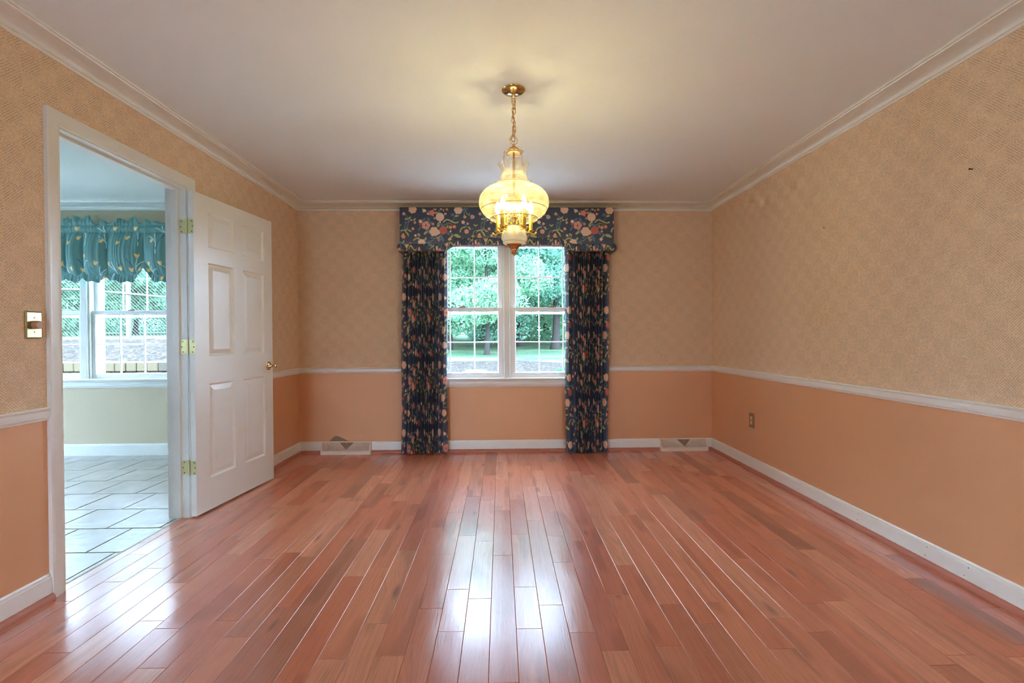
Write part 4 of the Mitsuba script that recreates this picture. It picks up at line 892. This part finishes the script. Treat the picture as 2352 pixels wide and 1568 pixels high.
for i, c in enumerate([(0.185, 0.38, 0.245), (0.165, 0.35, 0.245), (0.24, 0.44, 0.28), (0.155, 0.33, 0.24)]):
    scene[f'leaf_{i}'] = {'type': 'principledthin', 'base_color': rgb(c), 'roughness': .5, 'diff_trans': .9, 'spec_trans': 0.0, 'eta': 1.4}
scene['shrub_leaf'] = {'type': 'principledthin', 'base_color': rgb((0.085, 0.18, 0.11)), 'roughness': .5, 'diff_trans': .9, 'spec_trans': 0.0, 'eta': 1.4}
scene['fence_metal'] = paint((0.14, 0.14, 0.13), .6, .2)
scene['block_a'] = diffuse((0.105, 0.092, 0.075)); scene['block_b'] = diffuse((0.080, 0.070, 0.058)); scene['block_cap'] = diffuse((0.120, 0.096, 0.064))
scene['pale_stone'] = diffuse((0.22, 0.23, 0.22)); scene['concrete'] = diffuse((0.50, 0.50, 0.49))
struct('ground', 'green lawn rising away from the house'); put('ground', terrain(-45, 45, YB+.16, 75, 130, 160), 'lawn_grass', True)
labels['mulch_bed'] = {'label': 'dark mulch bed strewn with pale chips below the dining window', 'category': 'mulch', 'kind': 'stuff'}
X, Y = np.meshgrid(np.linspace(-3.0, 6, 60), np.linspace(5.2, 1, 50)*0 + np.linspace(0, 1, 50)[:, None]*1.0 if False else np.linspace(0, 1, 50))
Yf = 17.6 + .9*np.sin(X*.9) - .8*np.clip(X, -1, 3)
Y = 5.4 + (Yf - 5.4)*Y
put('mulch_bed', grid_mesh(np.stack([X, Y, gz(X, Y) + .035 + .03*(meshkit.fbm(np.stack([X*3, Y*3, X*0], -1), 3, 2))], -1)), 'mulch', True)
labels['mulch_bank'] = {'label': 'grey mulch bank between the retaining wall and the fence', 'category': 'mulch', 'kind': 'stuff'}
X, Y = np.meshgrid(np.linspace(-16, -5.3, 90), np.linspace(8.19, 11.2, 40))
put('mulch_bank', grid_mesh(np.stack([X, Y, gz(X, Y) + .04 + .06*(meshkit.fbm(np.stack([X*3, Y*3, X*0], -1), 3, 2))], -1)), 'mulch', True)
struct('unseen_walk', 'unseen pale concrete walk, bounces daylight up to the ceiling'); put('unseen_walk', cbox(-7, 6, YB+.2, YB+2.9, -.5, -.14, .01), 'concrete')  # out of view below the window, bounces daylight onto the dining ceiling
# retaining wall of blocks
k = thing('retaining_wall', 'pale block retaining wall below the kitchen window', 'retaining wall')
for row in range(5):
    z0 = -.02 + row*.155; x = -15.0 + (row % 2)*.11; i = 0
    while x < -5.4:
        cap = row == 4; w_ = .21 if not cap else .165; w_ *= rng.uniform(.9, 1.1)
        m = cbox(x+.004, x+w_-.004, 7.82 - (.03 if cap else 0) + rng.uniform(-.012, .012), 8.16, z0+.003, z0+.152, .012)
        if -11.5 < x < -5.6 and row >= 2: part(k, 'block', m, 'block_cap' if cap else ('block_a', 'block_b')[int(rng.integers(2))])
        else: scene.setdefault('_tmp', []).append(m)
        x += w_
part(k, 'far_blocks', cat(scene.pop('_tmp')), 'block_b', kind='stuff')
# chain-link fence
k = thing('chain_link_fence', 'white chain link fence above the mulch bank', 'fence')
FY = 12.0; fx0, fx1, fz0, fh = -15.0, -4.6, 1.06, 1.75
def fz(x): return fz0 + .0*x
wires = []
s = .056*math.sqrt(2)*1.05
for sg in (-1, 1):
    for c in np.arange(fx0 - fh, fx1 + fh, s):
        a, b = max(fx0, c if sg > 0 else c - 0), min(fx1, c + fh)
        if sg > 0: xa, xb = c, c + fh; za, zb = fz0, fz0 + fh
        else: xa, xb = c, c + fh; za, zb = fz0 + fh, fz0
        # clip to the fence's ends
        t0, t1 = 0., 1.
        if xa < fx0: t0 = (fx0 - xa)/fh
        if xb > fx1: t1 = (fx1 - xa)/fh
        if t1 - t0 < .02: continue
        P0 = (xa + t0*fh, FY + .004*sg, za + t0*(zb-za)); P1 = (xa + t1*fh, FY + .004*sg, za + t1*(zb-za))
        wires.append(tube([P0, P1], .0042, 3))
part(k, 'mesh', cat(wires), 'fence_metal', kind='stuff')
part(k, 'top_rail', tube([(fx0, FY-.03, fz0+fh), (fx1, FY-.03, fz0+fh)], .024, 10), 'fence_metal', True)
part(k, 'mid_rail', tube([(fx0, FY-.03, 2.42), (-10.2, FY-.03, 2.33), (-8.3, FY-.03, 2.15), (fx1, FY-.03, 1.85)], .024, 10), 'fence_metal', True)
for x in (-14.2, -12.1, -10.05, -9.15, -8.2, -7.0, -5.2):
    part(k, 'post', cat(tube([(x, FY+.03, fz0-.05), (x, FY+.03, fz0+fh+.05)], .034 if x not in (-9.15,) else .055, 12), ball((x, FY+.03, fz0+fh+.06), .04, 2)), 'fence_metal', True)
put(key('curb'), cbox(-15, -4.8, 11.30, 11.62, .95, 1.13, .02), 'block_cap'); labels['curb'] = {'label': 'pale kerb at the foot of the chain link fence', 'category': 'kerb'}
# trees
def leaves(centres, radii, n, size, seed):
    r = np.random.default_rng(seed); ci = r.integers(0, len(centres), n)
    d = r.normal(size=(n, 3)); d /= np.linalg.norm(d, axis=1, keepdims=True); rad = r.uniform(.35, 1.0, n)**.5
    p = np.asarray(centres)[ci] + d*rad[:, None]*np.asarray(radii)[ci]
    a = r.normal(size=(n, 3)); a[:, 2] *= .8; a /= np.linalg.norm(a, axis=1, keepdims=True)
    b = np.cross(a, r.normal(size=(n, 3))); b /= np.linalg.norm(b, axis=1, keepdims=True)
    s = size*r.uniform(.6, 1.3, n)[:, None]
    c = np.cross(a, b)
    v = np.stack([p - a*s, p - b*s*.45 + c*s*.12, p + a*s, p + b*s*.45 + c*s*.12], 1).reshape(-1, 3); i = np.arange(n)*4
    f = np.vstack([np.stack([i, i+1, i+2], 1), np.stack([i, i+2, i+3], 1)])
    return trimesh.Trimesh(v, f, process=False)
def tree(x, y, h, cr, z_low, tr, mat, seed, label, n=3600, size=.16, group='leafy trees behind the lawn'):
    k = thing('tree', label, 'tree', group); r = np.random.default_rng(seed); z = float(gz(x, y)) - .05
    trunk = [tube(spline([(x, y, z), (x + .05, y, z + h*.25), (x - .05, y + .05, z + h*.6), (x, y, z + h*.85)], 14), np.r_[tr*1.7, tr*1.15, np.linspace(tr, tr*.25, 12)], 10)]
    cs, rs = [], []
    for i in range(30):
        a = r.uniform(0, 2*PI); t = r.uniform(0, 1); zz_ = z + z_low + (h - z_low)*t; rr = cr*math.sin(PI*(.18 + .74*t))**.7*r.uniform(.35, .85)
        c = np.array([x + rr*math.cos(a), y + rr*math.sin(a), zz_]); cs.append(c); q = r.uniform(.42, .64)*cr; rs.append((q, q, q*.55))
        if i < 9: trunk.append(tube(spline([(x, y, z + h*(.22 + .5*t)), (x + .5*rr*math.cos(a), y + .5*rr*math.sin(a), zz_ - .3), tuple(c)], 7), np.linspace(tr*.45, tr*.1, 7), 6))
    part(k, 'trunk', cat(trunk), 'bark', True)
    part(k, 'foliage', leaves(cs, rs, n, size, seed), mat, kind='stuff')
T_ = [(-2.6, 24.0, 10.5, 3.0, 1.4, .14, 0, 'green leafy tree with slim dark trunk beyond the lawn in the left panes'),
      (-.62, 21.0, 8.6, 2.3, 2.0, .09, 2, 'light green tree with thin trunk on the lawn left of the window mullion'),
      (1.0, 26.5, 11.5, 3.4, 1.0, .15, 1, 'bushy green tree reaching down to the lawn right of the window mullion'),
      (2.75, 24.2, 10.8, 3.0, 2.2, .17, 3, 'tall tree with thick flared trunk in the right panes'),
      (-5.0, 29.0, 12.0, 3.6, .8, .2, 1, 'dark leafy tree far left behind the slim trunk tree'),
      (-1.2, 33.0, 14.0, 3.8, .6, .2, 3, 'shaded tree at the back of the woods behind the lawn, left'),
      (3.2, 34.0, 14.2, 4.0, .6, .2, 0, 'shaded tree at the back of the woods behind the lawn, right'),
      (6.0, 27.0, 11.5, 3.4, .8, .2, 2, 'light green tree at the right edge of the dining window view')]
for i, t_ in enumerate(T_): tree(*t_[:6], f'leaf_{t_[6]}', 20 + i, t_[7], n=(32000, 26000, 36000, 36000, 18000, 34000, 36000, 26000)[i], size=(.095, .085, .095, .095, .14, .17, .17, .14)[i])
K_ = [(-17.0, 17.2, 5.7, 2.9, .2, .10, 0, 'dense green tree close behind the chain link fence in the left kitchen sash'), (-14.2, 19.0, 6.2, 2.8, .9, .07, 2, 'light green tree behind the chain link fence in the middle of the kitchen window'),
      (-12.2, 18.4, 6.0, 2.7, 1.1, .07, 0, 'green tree behind the chain link fence at the right edge of the kitchen window'), (-21.5, 25.5, 7.4, 3.8, .3, .14, 3, 'dark tree far back behind the fence, leftmost of the back row'),
      (-17.6, 27.0, 7.8, 3.8, .3, .14, 3, 'dark tree far back behind the fence, rightmost of the back row')]
for i, t_ in enumerate(K_): tree(*t_[:6], f'leaf_{t_[6]}', 60 + i, t_[7], n=24000, size=.10, group='trees behind the chain link fence')
k = thing('shrub', 'small green shrub at the lower right corner of the dining window', 'shrub')
sx_, sy_ = 1.62, 11.2; zg = float(gz(sx_, sy_))
part(k, 'foliage', leaves([(sx_, sy_, zg+.28), (sx_+.2, sy_, zg+.2), (sx_-.15, sy_+.1, zg+.2)], [(.3, .3, .3)]*3, 420, .07, 5), 'shrub_leaf', kind='stuff')
part(k, 'stem', cat([tube([(sx_, sy_, zg-.02), (sx_ + dx_, sy_, zg+.3)], .012, 6) for dx_ in (-.12, 0, .15)]), 'bark')
k = thing('stepping_stone', 'flat pale round stone lying on the mulch bed', 'stone')
put(k, lathe([(0, 0), (.30, 0), (.34, .03), (.33, .07), (.27, .095), (0, .10)], 36, (-.73, 14.0, float(gz(-.73, 14.0)) + .04)), 'pale_stone', 35)
